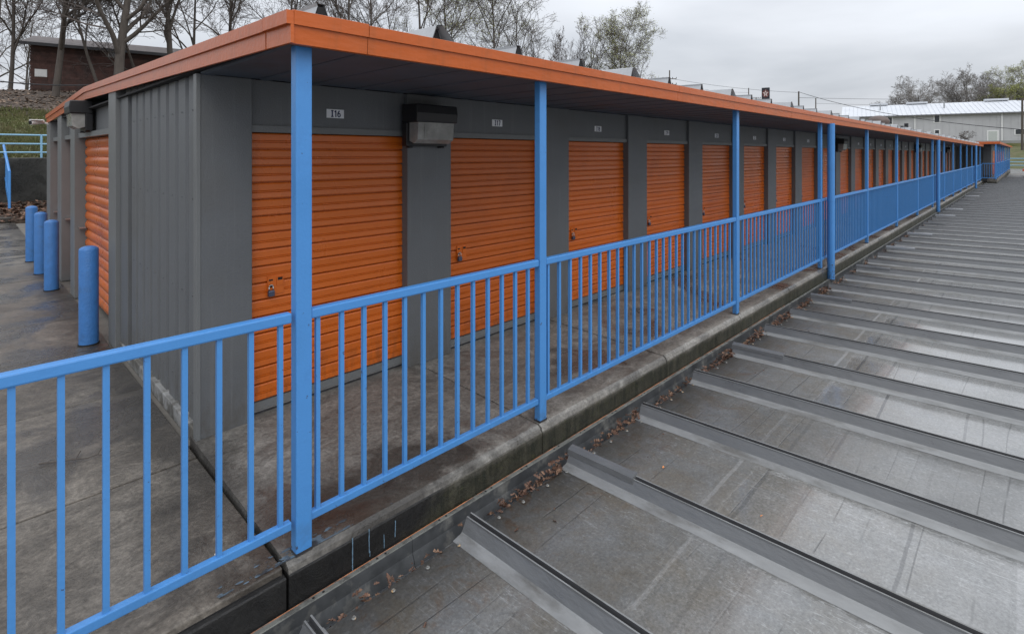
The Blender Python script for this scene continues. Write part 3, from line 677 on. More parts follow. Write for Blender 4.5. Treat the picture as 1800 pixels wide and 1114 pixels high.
for y0, y1, ns in ((6.13, 8.26, 17), (8.61, 9.49, 17), (9.89, 10.80, 0)):
    B(MB().box((.985, y0 + .002, 1.92), (1.10, y1 - .002, 1.975)).build('lintel', GREYL, bld))
    B(MB().box((1.03, y0 + .002, 1.976), (1.12, y1 - .002, 2.26)).build('header_panel', GREY, bld))
    d = B(MB().box((1.10, y0 + .002, 0), (1.14, y1 - .002, 1.92)).build('roll_up_door', BLACK, bld))
    w = y1 - y0 - .012; pit = 1.87 / 17
    me = round_slat(w, pit).mesh('slat', DOOR)
    if ns:
        for k in range(17): ob('slat', me, d, (1.055, y0 + .006, .045 + k * pit))
    else:
        o = MB()
        for k in range(17):
            b = round_slat(w, pit); n = len(o.v); o.v += [(x + 1.055, y + y0 + .006, z + .045 + k * pit) for x, y, z in b.v]; o.f += [tuple(q + n for q in f) for f in b.f]; o.m += b.m
        o.build('door_curtain', DOOR, d, kind='stuff')
    ob('latch_bolt', MB().box((.985, y1 - .10, .835), (1.045, y1 - .02, .85)).mesh('latch_bolt', STEEL), d)
# soffit panels under the canopy
x = .985; k = 0
while x < XEND:
    x1 = min(x + .335, XEND)
    b = MB(); b.box((x + .004, 2.215, 2.206), (x1 - .004, 3.535, 2.216)); 
    b.prism([(x + .02, 2.1995), (x + .075, 2.1995), (x + .09, 2.2058), (x + .005, 2.2058)], 'y', 2.22, 3.53)
    B(b.build('soffit_panel', SOFF, bld)); x = x1
B(MB().box((.96, 2.2, 2.218), (XEND, 11.1, 2.232)).build('soffit_backing', BLACK, bld))
B(MB().box((.965, 2.2155, 2.184), (XEND, 2.225, 2.2)).build('eave_beam', SOFF, bld))
B(MB().box((.962, 3.545, 2.222), (.982, 11.0, 2.232)).build('end_soffit', SOFF, bld))
# roof deck (gable, 1:40) and ribs
rb = MB(); rb.sheet([(2.19, uz(2.19)), (7.37, uz(7.37)), (11.15, uz(11.15))], 'x', .94, XEND + .2)
B(rb.build('roof_deck', GALV, bld))
ribp = [(-.060, 0), (-.026, .104), (-.032, .118), (.014, .118), (.012, .102), (.050, 0)]
rm = MB(); rm.sheet(ribp, 'y', 2.37, 7.3, 0, zoff=uz)
rm.face([(p, 2.375, q + uz(2.37)) for p, q in [(-.057, 0), (-.025, .104), (.011, .104), (.047, 0)]], 1)
rib_me = rm.mesh('roof_rib', [GALV, BLACK])
rc = MB(); rc.sheet([(-.07, .03), (-.036, .122), (.004, .132), (.052, .090), (.125, .02)], 'y', 2.33, 2.9, 0, zoff=uz); rc.sheet([(-.068, .026), (-.034, .117), (.004, .127), (.05, .085), (.120, .016)], 'y', 2.33, 2.9, 0, zoff=uz)
rcap = rc.mesh('rib_cap', GALV)
k = 0; X = 1.176
while X < XEND:
    rr = B(ob('roof_rib', rib_me, bld, (X, 0, 0)))
    if k % 3 == 1: ob('rib_cap', rcap, rr)
    X += .668; k += 1
# fascia boards: drip edge above, slanted board below
def fasc_front(x0, x1, top=2.318):
    b = MB()
    b.prism([(2.170, 2.262), (2.168, top - .004), (2.180, top), (2.230, top), (2.230, 2.262)], 'x', x0, x1)
    b.prism([(2.186, 2.186), (2.181, 2.2615), (2.215, 2.2615), (2.215, 2.186)], 'x', x0, x1)
    return b
x = .952
for x1 in [1.30, 4.3, 7.35, 10.4, 13.45, 16.5, 19.55, 22.6, 25.65, 28.7, 31.75, 34.8, 37.85, 40.9, 43.95, XEND + .3]:
    B(fasc_front(x, x1 - .003, 2.324 if x1 == 1.30 else 2.318).build('fascia', FASC, bld)); x = x1
def rake(y0, y1, dz=0):
    b = MB(); z0, z1 = uz(y0) + .013, uz(y1) + .013
    def q(x0, x1, a, c):
        n = len(b.v)
        for (yy, zz) in ((y0, z0), (y1, z1)):
            b.v.extend([(x0, yy, zz - a), (x1, yy, zz - a), (x1, yy, zz - c), (x0, yy, zz - c)])
        b.f.extend([(n, n+1, n+5, n+4), (n+1, n+2, n+6, n+5), (n+2, n+3, n+7, n+6), (n+3, n, n+4, n+7), (n+3, n+2, n+1, n), (n+4, n+5, n+6, n+7)]); b.m.extend([0] * 6)
    q(.925 - dz, .951, 0, .056); q(.938, .9515, .0565, .132)
    B(b.build('fascia', FASC, bld))
rake(2.1705, 2.42, .004); rake(2.432, 7.37); rake(7.372, 11.15)

# ------------------------------------------------------------------ wall lights
def wall_light(loc, rz_, label):
    t = empty('wall_light', loc, label, 'wall light', 'flood lights on the storage building'); t.rotation_euler = (0, 0, rz_)
    h = MB(); h.prism([(-.20, .165), (-.205, .235), (-.195, .30), (0, .31), (0, .165)], 'x', 0, .40); h.build('hood', BLACKP, t, bevel=.008)
    b = MB(); b.box((.0, -.065, -.02), (.40, 0, .164)); b.box((.02, -.07, -.035), (.06, -.02, -.02)); b.box((.33, -.07, -.035), (.37, -.02, -.02)); b.build('back_box', BLACKP, t, bevel=.006)
    lens = MB(); lens.prism([(-.066, .02), (-.125, .0), (-.175, .03), (-.185, .164), (-.066, .164)], 'x', .025, .375)
    lens.box((.085, -.1875, .03), (.089, -.184, .163))
    gm = bpy.data.materials.get('prismatic_glass')
    if not gm: gm = mat('prismatic_glass', (.27, .27, .26), .2, var=.25, vscale=9, detail=6, col2=(.42, .42, .40), c2=(.48, .75), c2scale=5)
    lens.build('glass_lens', gm, t, bevel=.01)
    return t
wall_light((2.405, 3.538, 1.81), 0, 'black flood light with grey ribbed lens on the pier between I16 and I17')
wall_light((1.0, 7.72, 2.0), R(-90), 'weathered black flood light above the side door at the end wall')
L_ = [(14.02, 'black flood light on a pier just right of the nearest thick blue downpipe'), (27.0, 'distant black flood light on a grey pier halfway down the walkway'), (38.35, 'farthest black flood light under the long canopy')]
for xx, lb in L_:
    wall_light((xx + 1.28, 3.538, 1.81), 0, lb)

# security camera
t = empty('security_camera', (.93, 10.95, 2.22), 'white bullet security camera on the far corner of the end wall', 'camera')
b = MB(); b.tube((-.05, 0, .005), (-.20, -.10, -.02), .035, .035, 14); b.box((-.21, -.14, .018), (-.05, .02, .03)); b.build('camera_body', WHITE, t, smooth=False)
MB().tube((-.198, -.099, -.020), (-.206, -.104, -.0215), .028, .028, 14).build('camera_lens', BLACK, t)
MB().tube((.02, .02, -.03), (-.07, -.01, 0), .018, .014, 8).build('bracket', WHITE, t)

# ------------------------------------------------------------------ canopy posts and railings
YR = 2.285
PX = [1.035, 2.62] + [2.62 + 3.2 * k for k in range(1, 14)]
PX = [p for p in PX if p < 45]
post_me = {}
def post(x, y, z0, z1, w, d, label, cat='post', group='blue canopy posts'):
    t = empty('canopy_post', (x, y, z0), label, cat, group)
    key = (round(w, 3), round(z1 - z0, 3))
    if key not in post_me:
        a = MB().box((-w/2, -d/2, .004), (w/2, d/2, z1 - z0)).build('column', BLUE, t, bevel=.006)
        c = MB().box((-w/2 - .001, -d/2 - .001, 0), (w/2 + .001, d/2 + .001, .012)).build('foot', DARKST, t)
        post_me[key] = (a, c)
    else:
        for q in post_me[key]: inst(q, t)
    return t
for k, x in enumerate(PX):
    lb = ['thick blue canopy post at the near corner, dark at its foot', 'blue square post right of plate I17, standing on the walkway edge', 'blue square post between the fourth and fifth orange doors'][k] if k < 3 else f'{ORD[k]} blue square post of the canopy counted from the near corner'
    w = .072 if k == 0 else .066
    post(x, YR, .004, 2.198, w, .055 if k == 0 else .05, lb)
for k, x in enumerate((9.22, 22.3, 39.0)):
    t = empty('drain_pipe_post', (x, 2.185, -.17), ['thick round blue downpipe beside the fourth post, reaching down to the gutter', 'second thick round blue downpipe outside the railing, midway along the walkway', 'farthest thick round blue downpipe outside the railing'][k], 'downpipe', 'blue downpipes outside the railing')
    MB().tube((0, 0, 0), (0, 0, 2.36), .052, .052, 16).build('pipe', BLUE, t, smooth=False)
    MB().tube((0, 0, 1.18), (0, 0, 1.22), .055, .055, 16).build('pipe_collar', BLUE, t)
bal_me = MB().box((-.0095, -.0095, 0), (.0095, .0095, .86)).mesh('baluster', BLUE)
def railing(x0, x1, xs_, label, grp='blue railing sections along the walkway', zz=0):
    t = empty('railing', ((x0 + x1) / 2, YR, zz), label, 'railing', grp); c = (x0 + x1) / 2
    MB().box((x0 - c, -.021, 1.006), (x1 - c, .021, 1.05)).build('top_rail', BLUE, t, bevel=.007)
    MB().box((x0 - c, -.016, .121), (x1 - c, .016, .156)).build('bottom_rail', BLUE, t, bevel=.004)
    for x in xs_: ob('baluster', bal_me, t, (x - c, 0, .150))
    return t
left_x = [.942 - .1190 * i for i in range(28)]
railing(-2.45, .985, left_x, 'blue railing section nearest the camera, left of the corner post')
t = post(-2.5, YR, .004, 1.08, .06, .05, 'short blue railing post at the left end of the nearest railing', 'post', 'railing end posts')
for k, (a, b_) in enumerate(zip(PX, PX[1:])):
    w0, w1 = .036, .036
    n = max(1, round((b_ - a) / .1165)); st = (b_ - a) / n
    xs_ = [a + .072 + .1158 * i for i in range(int((b_ - a - .13) / .1158) + 1)] if k == 0 else [a + st * (i + .6) for i in range(n)]
    lb = ['short blue railing section between the corner post and the second post', 'blue railing section in front of plates I18 and I19', 'blue railing section ending at the thick round downpipe'][k] if k < 3 else f'{ORD[k]} blue railing section of the walkway counted from the corner post'
    railing(a + w0, b_ - w1, xs_, lb)
n_last = PX[-1]
railing(n_last + .036, 45.4, [n_last + .1165 * (i + .6) for i in range(int((45.35 - n_last) / .1165))], 'blue railing section at the far end of the long walkway')

# bollards
for k, (x, y) in enumerate(((.81, 6.16), (.80, 8.93), (.80, 10.25), (.79, 11.55))):
    b = MB().lathe((0, 0, .012), [(.074, 0), (.074, .845), (.070, .858), (.052, .872), (.025, .880), (.004, .882)], 24)
    t = empty('bollard', (x, y, 0), ['blue steel bollard nearest the camera, standing before the orange side door', 'second blue bollard from the camera in the row along the end wall', 'third blue bollard, between two others in the row by the end wall', 'farthest blue bollard, left of the row along the end wall'][k], 'bollard', 'blue bollards along the end wall')
    if k == 0:
        bb = b.build('bollard_pipe', BLUEDARK, t); bb.data.polygons.foreach_set('use_smooth', [True] * len(bb.data.polygons)); mo = bb.modifiers.new('e', 'EDGE_SPLIT'); mo.split_angle = R(40)
        br = MB().lathe((0, 0, -.002), [(.082, 0), (.080, .014)], 24).build('base_ring', BLACK, t)
    else: inst(bb, t); inst(br, t)
# roof objects far along the building: turbine vent, exhaust box
t = empty('roof_vent', (16.9, 2.9, uz(2.9)), 'brown domed vent on the storage roof in front of the grey building', 'vent')
MB().lathe((0, 0, 0), [(.12, 0), (.12, .12), (.22, .16), (.26, .26), (.2, .36), (.08, .41)], 14).build('vent_dome', mat('vent_brown', (.12, .09, .08), .6), t, smooth=True)
MB().lathe((0, 0, -.02), [(.19, 0), (.15, .05)], 14).build('vent_flashing', GALV, t)
t = empty('roof_box', (21.4, 3.0, uz(3.0)), 'small black bracket and pipe on the storage roof beyond the domed vent', 'bracket')
b = MB(); b.box((-.35, -.05, .2), (.35, .05, .30)); b.box((-.35, -.05, 0), (-.27, .05, .2)); b.box((.27, -.05, 0), (.35, .05, .2)); b.build('bracket_frame', BLACKP, t)
MB().box((.6, -.05, 0), (.75, .05, .42)).build('short_pipe', BLACKP, t)

# ------------------------------------------------------------------ second storage building at the far end
b2 = empty('storage_building', (46, 1.9, 0), 'second grey storage building with orange fascia beyond the far end of the walkway', 'building')
O2 = Vector((46, 1.9, 0))
def B2(o): o.location = o.location - O2; return o
B2(MB().box((50.5, 2.0, -.3), (76, 9, 2.35)).build('wall', GREY, b2))
for k in range(14):
    B2(MB().box((50.46, 2.05 + k * .5, .2), (50.5, 2.45 + k * .5, 2.3)).build('corrugated_sheet', GREY, b2))
for k in range(9):
    B2(MB().box((52 + k * 2.6, 1.97, .2), (53.9 + k * 2.6, 1.999, 1.95)).build('roll_up_door', DOOR, b2))
B2(MB().box((45.5, 1.5, 2.36), (76.5, 9.2, 2.40)).build('soffit', SOFF, b2))
B2(MB().box((45.45, 1.45, 2.47), (76.5, 9.3, 2.52)).build('roof_deck', GALV, b2))
B2(MB().box((45.38, 1.42, 2.35), (45.45, 9.3, 2.50)).build('fascia', FASC, b2))
B2(MB().box((45.45, 1.40, 2.35), (76.5, 1.45, 2.50)).build('fascia', FASC, b2))
B2(MB().box((45.4, 1.55, -.4), (76, 2.0, .12)).build('walkway_base', CURB, b2))
for k, x in enumerate((45.5, 48.5, 52, 56, 60, 65, 70, 75)):
    t = empty('canopy_post', (x, 1.6, .12), f'thin blue canopy post of the far storage building, {ORD[k]} from the jog', 'post', 'blue posts of the far storage building')
    MB().box((-.05, -.04, 0), (.05, .04, 2.23)).build('column', BLUE, t)
bal2 = MB().box((-.0095, -.0095, 0), (.0095, .0095, .86)).mesh('baluster', BLUE)
t = empty('railing', (45.4, 1.95, .1), 'short blue railing across the walkway jog at the far end', 'railing')
MB().box((-.02, -.34, .99), (.02, .33, 1.035)).build('top_rail', BLUE, t); MB().box((-.02, -.34, .08), (.02, .33, .12)).build('bottom_rail', BLUE, t)
for k in range(6): ob('baluster', bal2, t, (0, -.28 + k * .115, .12))
t = empty('railing', (60, 1.6, .12), 'long blue railing in front of the second storage building', 'railing')
MB().box((-14.5, -.02, .99), (15, .02, 1.035)).build('top_rail', BLUE, t); MB().box((-14.5, -.02, .08), (15, .02, .12)).build('bottom_rail', BLUE, t)
for k in range(250): ob('baluster', bal2, t, (-14.4 + k * .1176, 0, .12))

# ------------------------------------------------------------------ back left: retaining wall, pipe fence, steps with handrail
t = empty('retaining_wall', (0, 20.1, 0), 'dark stained concrete retaining wall behind the yard, below the grass', 'wall')
x = -12
while x < 30:
    MB().box((x + .01, 0, -.2), (x + 2.4 - .01, .25, 1.62)).build('wall_section', OLDC, t, bevel=.02); x += 2.4
MB().box((-12, 18.3, -.1), (.3, 18.45, .05)).build('yard_edge_kerb', OLDC, yard)
def pipe_fence(loc, x0, x1, zs, step, rad, label, axis='x'):
    t = empty('pipe_fence', loc, label, 'fence')
    P = (lambda s, z: (s, 0, z)) if axis == 'x' else (lambda s, z: (0, s, z))
    for z in zs: MB().tube(P(x0, z), P(x1, z), rad, n=8).build('rail', BLUEP, t)
    s = x0; me = None
    while s <= x1:
        MB().tube(P(s, zs[0] - 1), P(s, zs[-1] + .02), rad * 1.2, n=8).build('fence_post', BLUEP, t); s += step
BLUEP = mat('pale_blue_paint', (.22, .42, .58), .45, var=.1)
pipe_fence((0, 20.33, 0), -14, 26, (1.77, 2.01, 2.26), 5.2, .022, 'pale blue three rail pipe fence on top of the dark retaining wall')
st = empty('concrete_steps', (-.4, 18.5, 0), 'concrete steps with blue handrail at the left edge, climbing the bank', 'steps')
for k in range(7):
    MB().box((-1.6, .30 * k, -.1), (.9 if k else 1.28, 2.4, .13 + .2 * k)).build('step', CONCY, st, bevel=.012)
hr = empty('handrail', (.85, 18.55, 0), 'blue stair handrail with balusters on the concrete steps at the left edge', 'handrail')
def hz(y): return 1.27 + .27 * y
b = MB(); b.tube((0, 0, hz(0)), (0, 2.6, hz(2.6)), .03, n=8); b.build('top_rail', BLUE, hr)
b = MB(); b.tube((0, 0, hz(0) - .62), (0, 2.6, hz(2.6) - .62), .025, n=8); b.build('bottom_rail', BLUE, hr)
for k in range(14):
    y = k * .19; MB().tube((0, y, .38 + .27 * y if k else .35), (0, y, hz(y)), .028 if k == 0 else .013, n=6).build('newel_post' if k == 0 else 'baluster', BLUE, hr)

# ------------------------------------------------------------------ brick house on the hill
BRK = mat('brick_red_brown', (.095, .050, .042), .9, var=.3, vscale=3, detail=3, rand=.25, col2=(.065, .042, .038), c2=(.45, .6), c2scale=1.1)
SHING = mat('roof_shingle', (.17, .15, .145), .9, var=.25, vscale=2.5, detail=8)
ang = R(-12.7)
hs = empty('brick_house', (3.1, 46.9, 5.45), 'dark red brick house with grey shingle roof among bare trees on the hill', 'house'); hs.rotation_euler = (0, 0, ang)
HL, HH = 12.2, 3.55
MB().box((.05, .12, 0), (HL, 7, HH)).build('wall', BRK, hs)
br_me = MB().box((0, 0, 0), (.58, .06, .17)).mesh('brick', BRK)
row = MB(); nrow = 19
# courses seen from far away: one course is one row of real bricks, joined
for j in range(nrow):
    rb_ = MB(); z = j * (HH / nrow)
    x = -.1 * (j % 2)
    while x < HL - .1:
        x1 = min(x + .30, HL); rb_.box((max(0, x) + .008, .10 + rnd.uniform(-.004, .004), z + .008), (x1 - .008, .121, z + HH / nrow - .008)); x += .30
    o = rb_.build('brick_course', BRK, hs); o['kind'] = 'stuff'
rf = MB(); rf.prism([(-.55, HH - .05), (3.6, HH + 1.05), (7.6, HH - .05), (7.6, HH - .22), (3.6, HH + .85), (-.55, HH - .22)], 'x', -.35, HL + .6)
rf.build('roof', SHING, hs)
MB().box((-.6, -.58, HH - .24), (HL + .6, -.552, HH - .04)).build('eave_board', DARKST, hs)
for (xx, zz, w, h) in ((.25, 1.35, .62, .5), (4.1, 3.0, .7, .42), (4.2, .95, .55, .3), (7.4, 1.6, .9, .9)):
    f = MB().box((xx, .07, zz), (xx + w, .099, zz + h)).build('window', WHITE, hs)
    MB().box((xx + .05, .05, zz + .05), (xx + w - .05, .069, zz + h - .05)).build('pane', WHITE if xx < 1 else mat('grey_pane', (.3, .33, .36), .3), f)

# ------------------------------------------------------------------ right: pipe fence, kerb wall, grey building, cart
pipe_fence((99.5, 0, 0), -16, 8, (.16, .62, 1.08), 4, .06, 'pale blue three rail pipe fence beyond the far yard', 'y')
t = empty('retaining_wall', (127.9, 0, 3), 'pale concrete retaining wall between the grass slope and the grey building', 'wall')
yy = -40
while yy < 40: MB().box((0, yy + .02, -1), (.5, yy + 3.98, 1.05)).build('wall_section', PALEC, t); yy += 4
SIDING = mat('pale_grey_siding', (.50, .50, .51), .7, var=.05, vscale=.5, col2=(.46, .46, .47), c2=(.45, .6), c2scale=.3)
WROOF = mat('white_metal_roof', (.60, .62, .65), .45, var=.08, vscale=.6, metal=.1)
P0 = Vector((134.4, .9)); P1 = Vector((128.9, 28.0)); dr = (P1 - P0).normalized()
gb = empty('warehouse', (P1.x, P1.y, 4.0), 'long pale grey warehouse with white metal roof on the hill at the right', 'building')
gb.rotation_euler = (0, 0, math.atan2(-dr.y, -dr.x))     # local x runs from its left gable to the right along the front
LEN = 62; EH = 5.35
MB().box((.4, 0, -.3), (LEN, 20, EH)).build('wall', SIDING, gb)
sm2 = MB().box((0, 0, 0), (.94, .03, EH + .3)).mesh('siding_panel', SIDING)
k = .4
while k < LEN - 1: ob('siding_panel', sm2, gb, (k, -.031, -.3)); k += .98
RH = 2.9
seg = MB()
prof = [(-.5, EH), (10, EH + RH), (20.5, EH), (20.5, EH - .15), (10, EH + RH - .2), (-.5, EH - .15)]
seg.prism(prof, 'x', -.6, LEN + .6); seg.build('roof', WROOF, gb)
rbm = MB()
rbm.sheet([(0, 0), (.03, .07), (.09, .07), (.12, 0)], 'y', -.5, 10, zoff=lambda y: EH + RH * (y + .5) / 10.5)
rbm = rbm.mesh('roof_rib', WROOF)
k = 0
while k < LEN: ob('roof_rib', rbm, gb, (k, 0, .005)); k += .75
MB().box((-.6, -.62, EH - .22), (LEN + .6, -.51, EH + .02)).build('gutter', mat('dark_gutter', (.16, .16, .17), .5), gb)
from_px = {}
def along(px):           # where the sight line through a pixel column meets the front of the warehouse (design time helper)
    t_ = (px - 900) / 940; c, s = math.cos(YAW), math.sin(YAW); d = Vector((c + t_ * s, s - t_ * c))
    o = P1; e = -dr; den = d.x * (-e.y) + d.y * e.x
    kk = (o.x * d.y - o.y * d.x) / (e.y * d.x - e.x * d.y); return kk
for px, z0, w, h in ((1564, 3.6, 1.1, 1.55), (1647, 3.7, 1.1, 1.65), (1647, 1.15, 1.0, 1.3), (1795, 1.15, 1.9, 1.15)):
    kx = along(px)
    f = MB().box((kx - w/2, -.09, z0), (kx + w/2, -.032, z0 + h)).build('window', WHITE, gb)
    MB().box((kx - w/2 + .2, -.12, z0 + .15), (kx + w/2 - .2, -.091, z0 + h - .15)).build('pane', GLASSD, f)
kx = along(1745)
f = MB().box((kx - .85, -.09, -.1), (kx + .85, -.032, 2.1)).build('door', WHITE, gb); MB().box((kx - .6, -.12, 0), (kx + .6, -.091, 1.9)).build('door_leaf', mat('pale_door', (.5, .53, .5), .6), f)
for px in (1608, 1761):
    kx = along(px); MB().box((kx - .1, -.16, -.2), (kx + .1, -.033, EH - .2)).build('downpipe', WHITE, gb)
for px, w in ((1548, 3.2), (1620, 3.6), (1772, 3.6)):
    kx = along(px); MB().box((kx - w/2, 9.3, EH + RH + .05), (kx + w/2, 10.7, EH + RH + .42)).build('ridge_vent', WROOF, gb)
for px in (1549, 1666):
    kx = along(px); MB().tube((kx, 5, EH + RH * .45), (kx, 5, EH + RH * .45 + 1.5), .12, n=8).build('vent_pipe', mat('pipe_grey', (.3, .31, .32), .5), gb)

cart = empty('flatbed_trailer', (67.0, -.55, -.27), 'flatbed trailer with orange frame and grey sloping cover at the right edge', 'trailer')
ORA = mat('orange_red_frame', (.62, .09, .03), .5)
b = MB(); b.box((-1.4, -2.2, .45), (1.4, 1.1, .62)); b.build('frame', ORA, cart, bevel=.02)
b = MB(); b.prism([(1.0, .63), (.55, 1.9), (-2.1, 1.95), (-2.1, .63)], 'x', -1.3, 1.3); b.build('cover', mat('grey_cover', (.26, .27, .27), .6), cart, bevel=.03)
for (xx, yy) in ((-1.25, .55), (1.25, .55), (-1.25, -1.5), (1.25, -1.5)):
    w_ = MB().tube((xx - .1, yy, .22), (xx + .1, yy, .22), .22, n=16).build('wheel', BLACKP, cart)
    MB().tube((xx - .11, yy, .22), (xx + .11, yy, .22), .10, n=10).build('rim', DARKST, w_)

# ------------------------------------------------------------------ utility poles, wires, gas sign
def at(px, d):
    t_ = (px - 900) / 940; c, s = math.cos(YAW), math.sin(YAW); return d * (c + t_ * s), d * (s - t_ * c)
def zof(y, d): return 1.73 - (y - 270.5) * d / 940
poles = []
for px, d, ytop, arms, lb in ((1177, 120, 124, (139, 149), 'tall utility pole with two crossarms above the roof, right of the budding tree'), (1316, 150, 155, (), 'bare wooden utility pole just left of the black star sign'),
                              (1329, 175, 171, (173,), 'short far utility pole with crossarm beside the black star sign'), (1404, 100, 161, (), 'leaning wooden pole carrying the thick cable, right of the star sign'),
                              (1434, 140, 173, (), 'thin wooden utility pole left of the white roofed warehouse'), (1797, 88, 172, (176,), 'dark utility pole at the right edge in front of the warehouse')):
    x, y = at(px, d); zb = terr(x, y); zt = zof(ytop, d)
    t = empty('utility_pole', (x, y, zb), lb, 'utility pole', 'utility poles')
    MB().tube((0, 0, -.5), (0, 0, zt - zb), .19, .13, 8).build('pole', WOODP, t)
    for a in arms:
        za = zof(a, d) - zb; u = Vector((math.sin(YAW), -math.cos(YAW), 0)) * 1.5
        if px == 1797: u = u * .6
        MB().tube(Vector((0, 0, za)) - u, Vector((0, 0, za)) + u, .09, n=6).build('crossarm', WOODP, t)
        for s_ in (-1, -.45, .45, 1):
            MB().tube(Vector((0, 0, za)) + u * s_, Vector((0, 0, za + .4)) + u * s_, .07, n=6).build('insulator', DARKST, t)
def wire(p, q, sag, rad, label, n=14):
    b = MB(); p = Vector(p); q = Vector(q); P = [p.lerp(q, i / n) - Vector((0, 0, sag * 4 * (i / n) * (1 - i / n))) for i in range(n + 1)]
    for a, c in zip(P, P[1:]): b.tube(a, c, rad, n=5, caps=False)
    b.build('power_line', WIRE, label=label, cat='cable')
def W3(px, y, d): a = at(px, d); return (a[0], a[1], zof(y, d))
wire(W3(1177, 138, 120), W3(1404, 163, 118), .5, .03, 'upper power line from the crossarm pole towards the right')
wire(W3(1177, 147, 120), W3(1316, 163, 150), .5, .025, 'lower power line between crossarm pole and bare pole')
wire(W3(1404, 162, 100), W3(1800, 228, 60), 1.0, .04, 'thick black cable sloping down in front of the warehouse')
wire(W3(1404, 172, 100), W3(1840, 171, 120), .4, .03, 'level power line passing above the white roof')
wire(W3(1434, 182, 140), W3(1840, 176, 140), .8, .03, 'thin lower power line above the white roof')
wire(W3(1000, 152, 130), W3(1177, 138, 120), .4, .025, 'thin power line left of the crossarm pole')
wire(W3(-120, 124, 24), W3(180, 149, 24), .25, .03, 'grey cable hanging in front of the brick house')
x, y = at(1346, 140)
t = empty('sign_pylon', (x, y, terr(x, y)), 'tall black fuel station sign with a red and white star', 'sign'); t.rotation_euler = (0, 0, YAW - R(90) - R(32)); zb = terr(x, y)
z0, z1 = zof(180, 140) - zb, zof(154.5, 140) - zb; sw = .95
MB().box((-sw, -.3, z0), (sw, .3, z1)).build('sign_box', mat('sign_black', (.018, .02, .028), .4), t, bevel=.08)
MB().box((-.2, -.2, 0), (.2, .2, z0 - .001)).build('mast', DARKST, t)
cz = (z0 + z1) / 2 + .35; rr = .78
RED = mat('sign_red', (.13, .03, .03), .5)
c_ = MB(); c_.v = [(rr * 1.05 * math.cos(R(a)), -.305, cz + rr * 1.3 * math.sin(R(a))) for a in range(0, 360, 12)]; c_.f = [tuple(range(30))]; c_.m = [0]; c_.build('emblem_disc', RED, t)
s_ = MB(); pts = []
for k in range(10):
    r_ = rr * (1.2 if k % 2 == 0 else .5); a = R(90 + 36 * k); pts.append((r_ * math.cos(a) * .8, -.312, cz + r_ * math.sin(a) * 1.1))
s_.face(pts); s_.build('emblem_star', mat('sign_white', (.62, .52, .50), .5), t)
q = MB(); q.box((-.24, -.32, cz + .14), (.24, -.314, cz + .26)); q.box((-.07, -.32, cz - .30), (.07, -.314, cz + .139)); q.build('emblem_letter', RED, t)
MB().box((-.1, -.305, z0 + .15), (.8, -.302, z0 + .75)).build('price_panel', mat('sign_pale', (.45, .50, .48), .5), t)

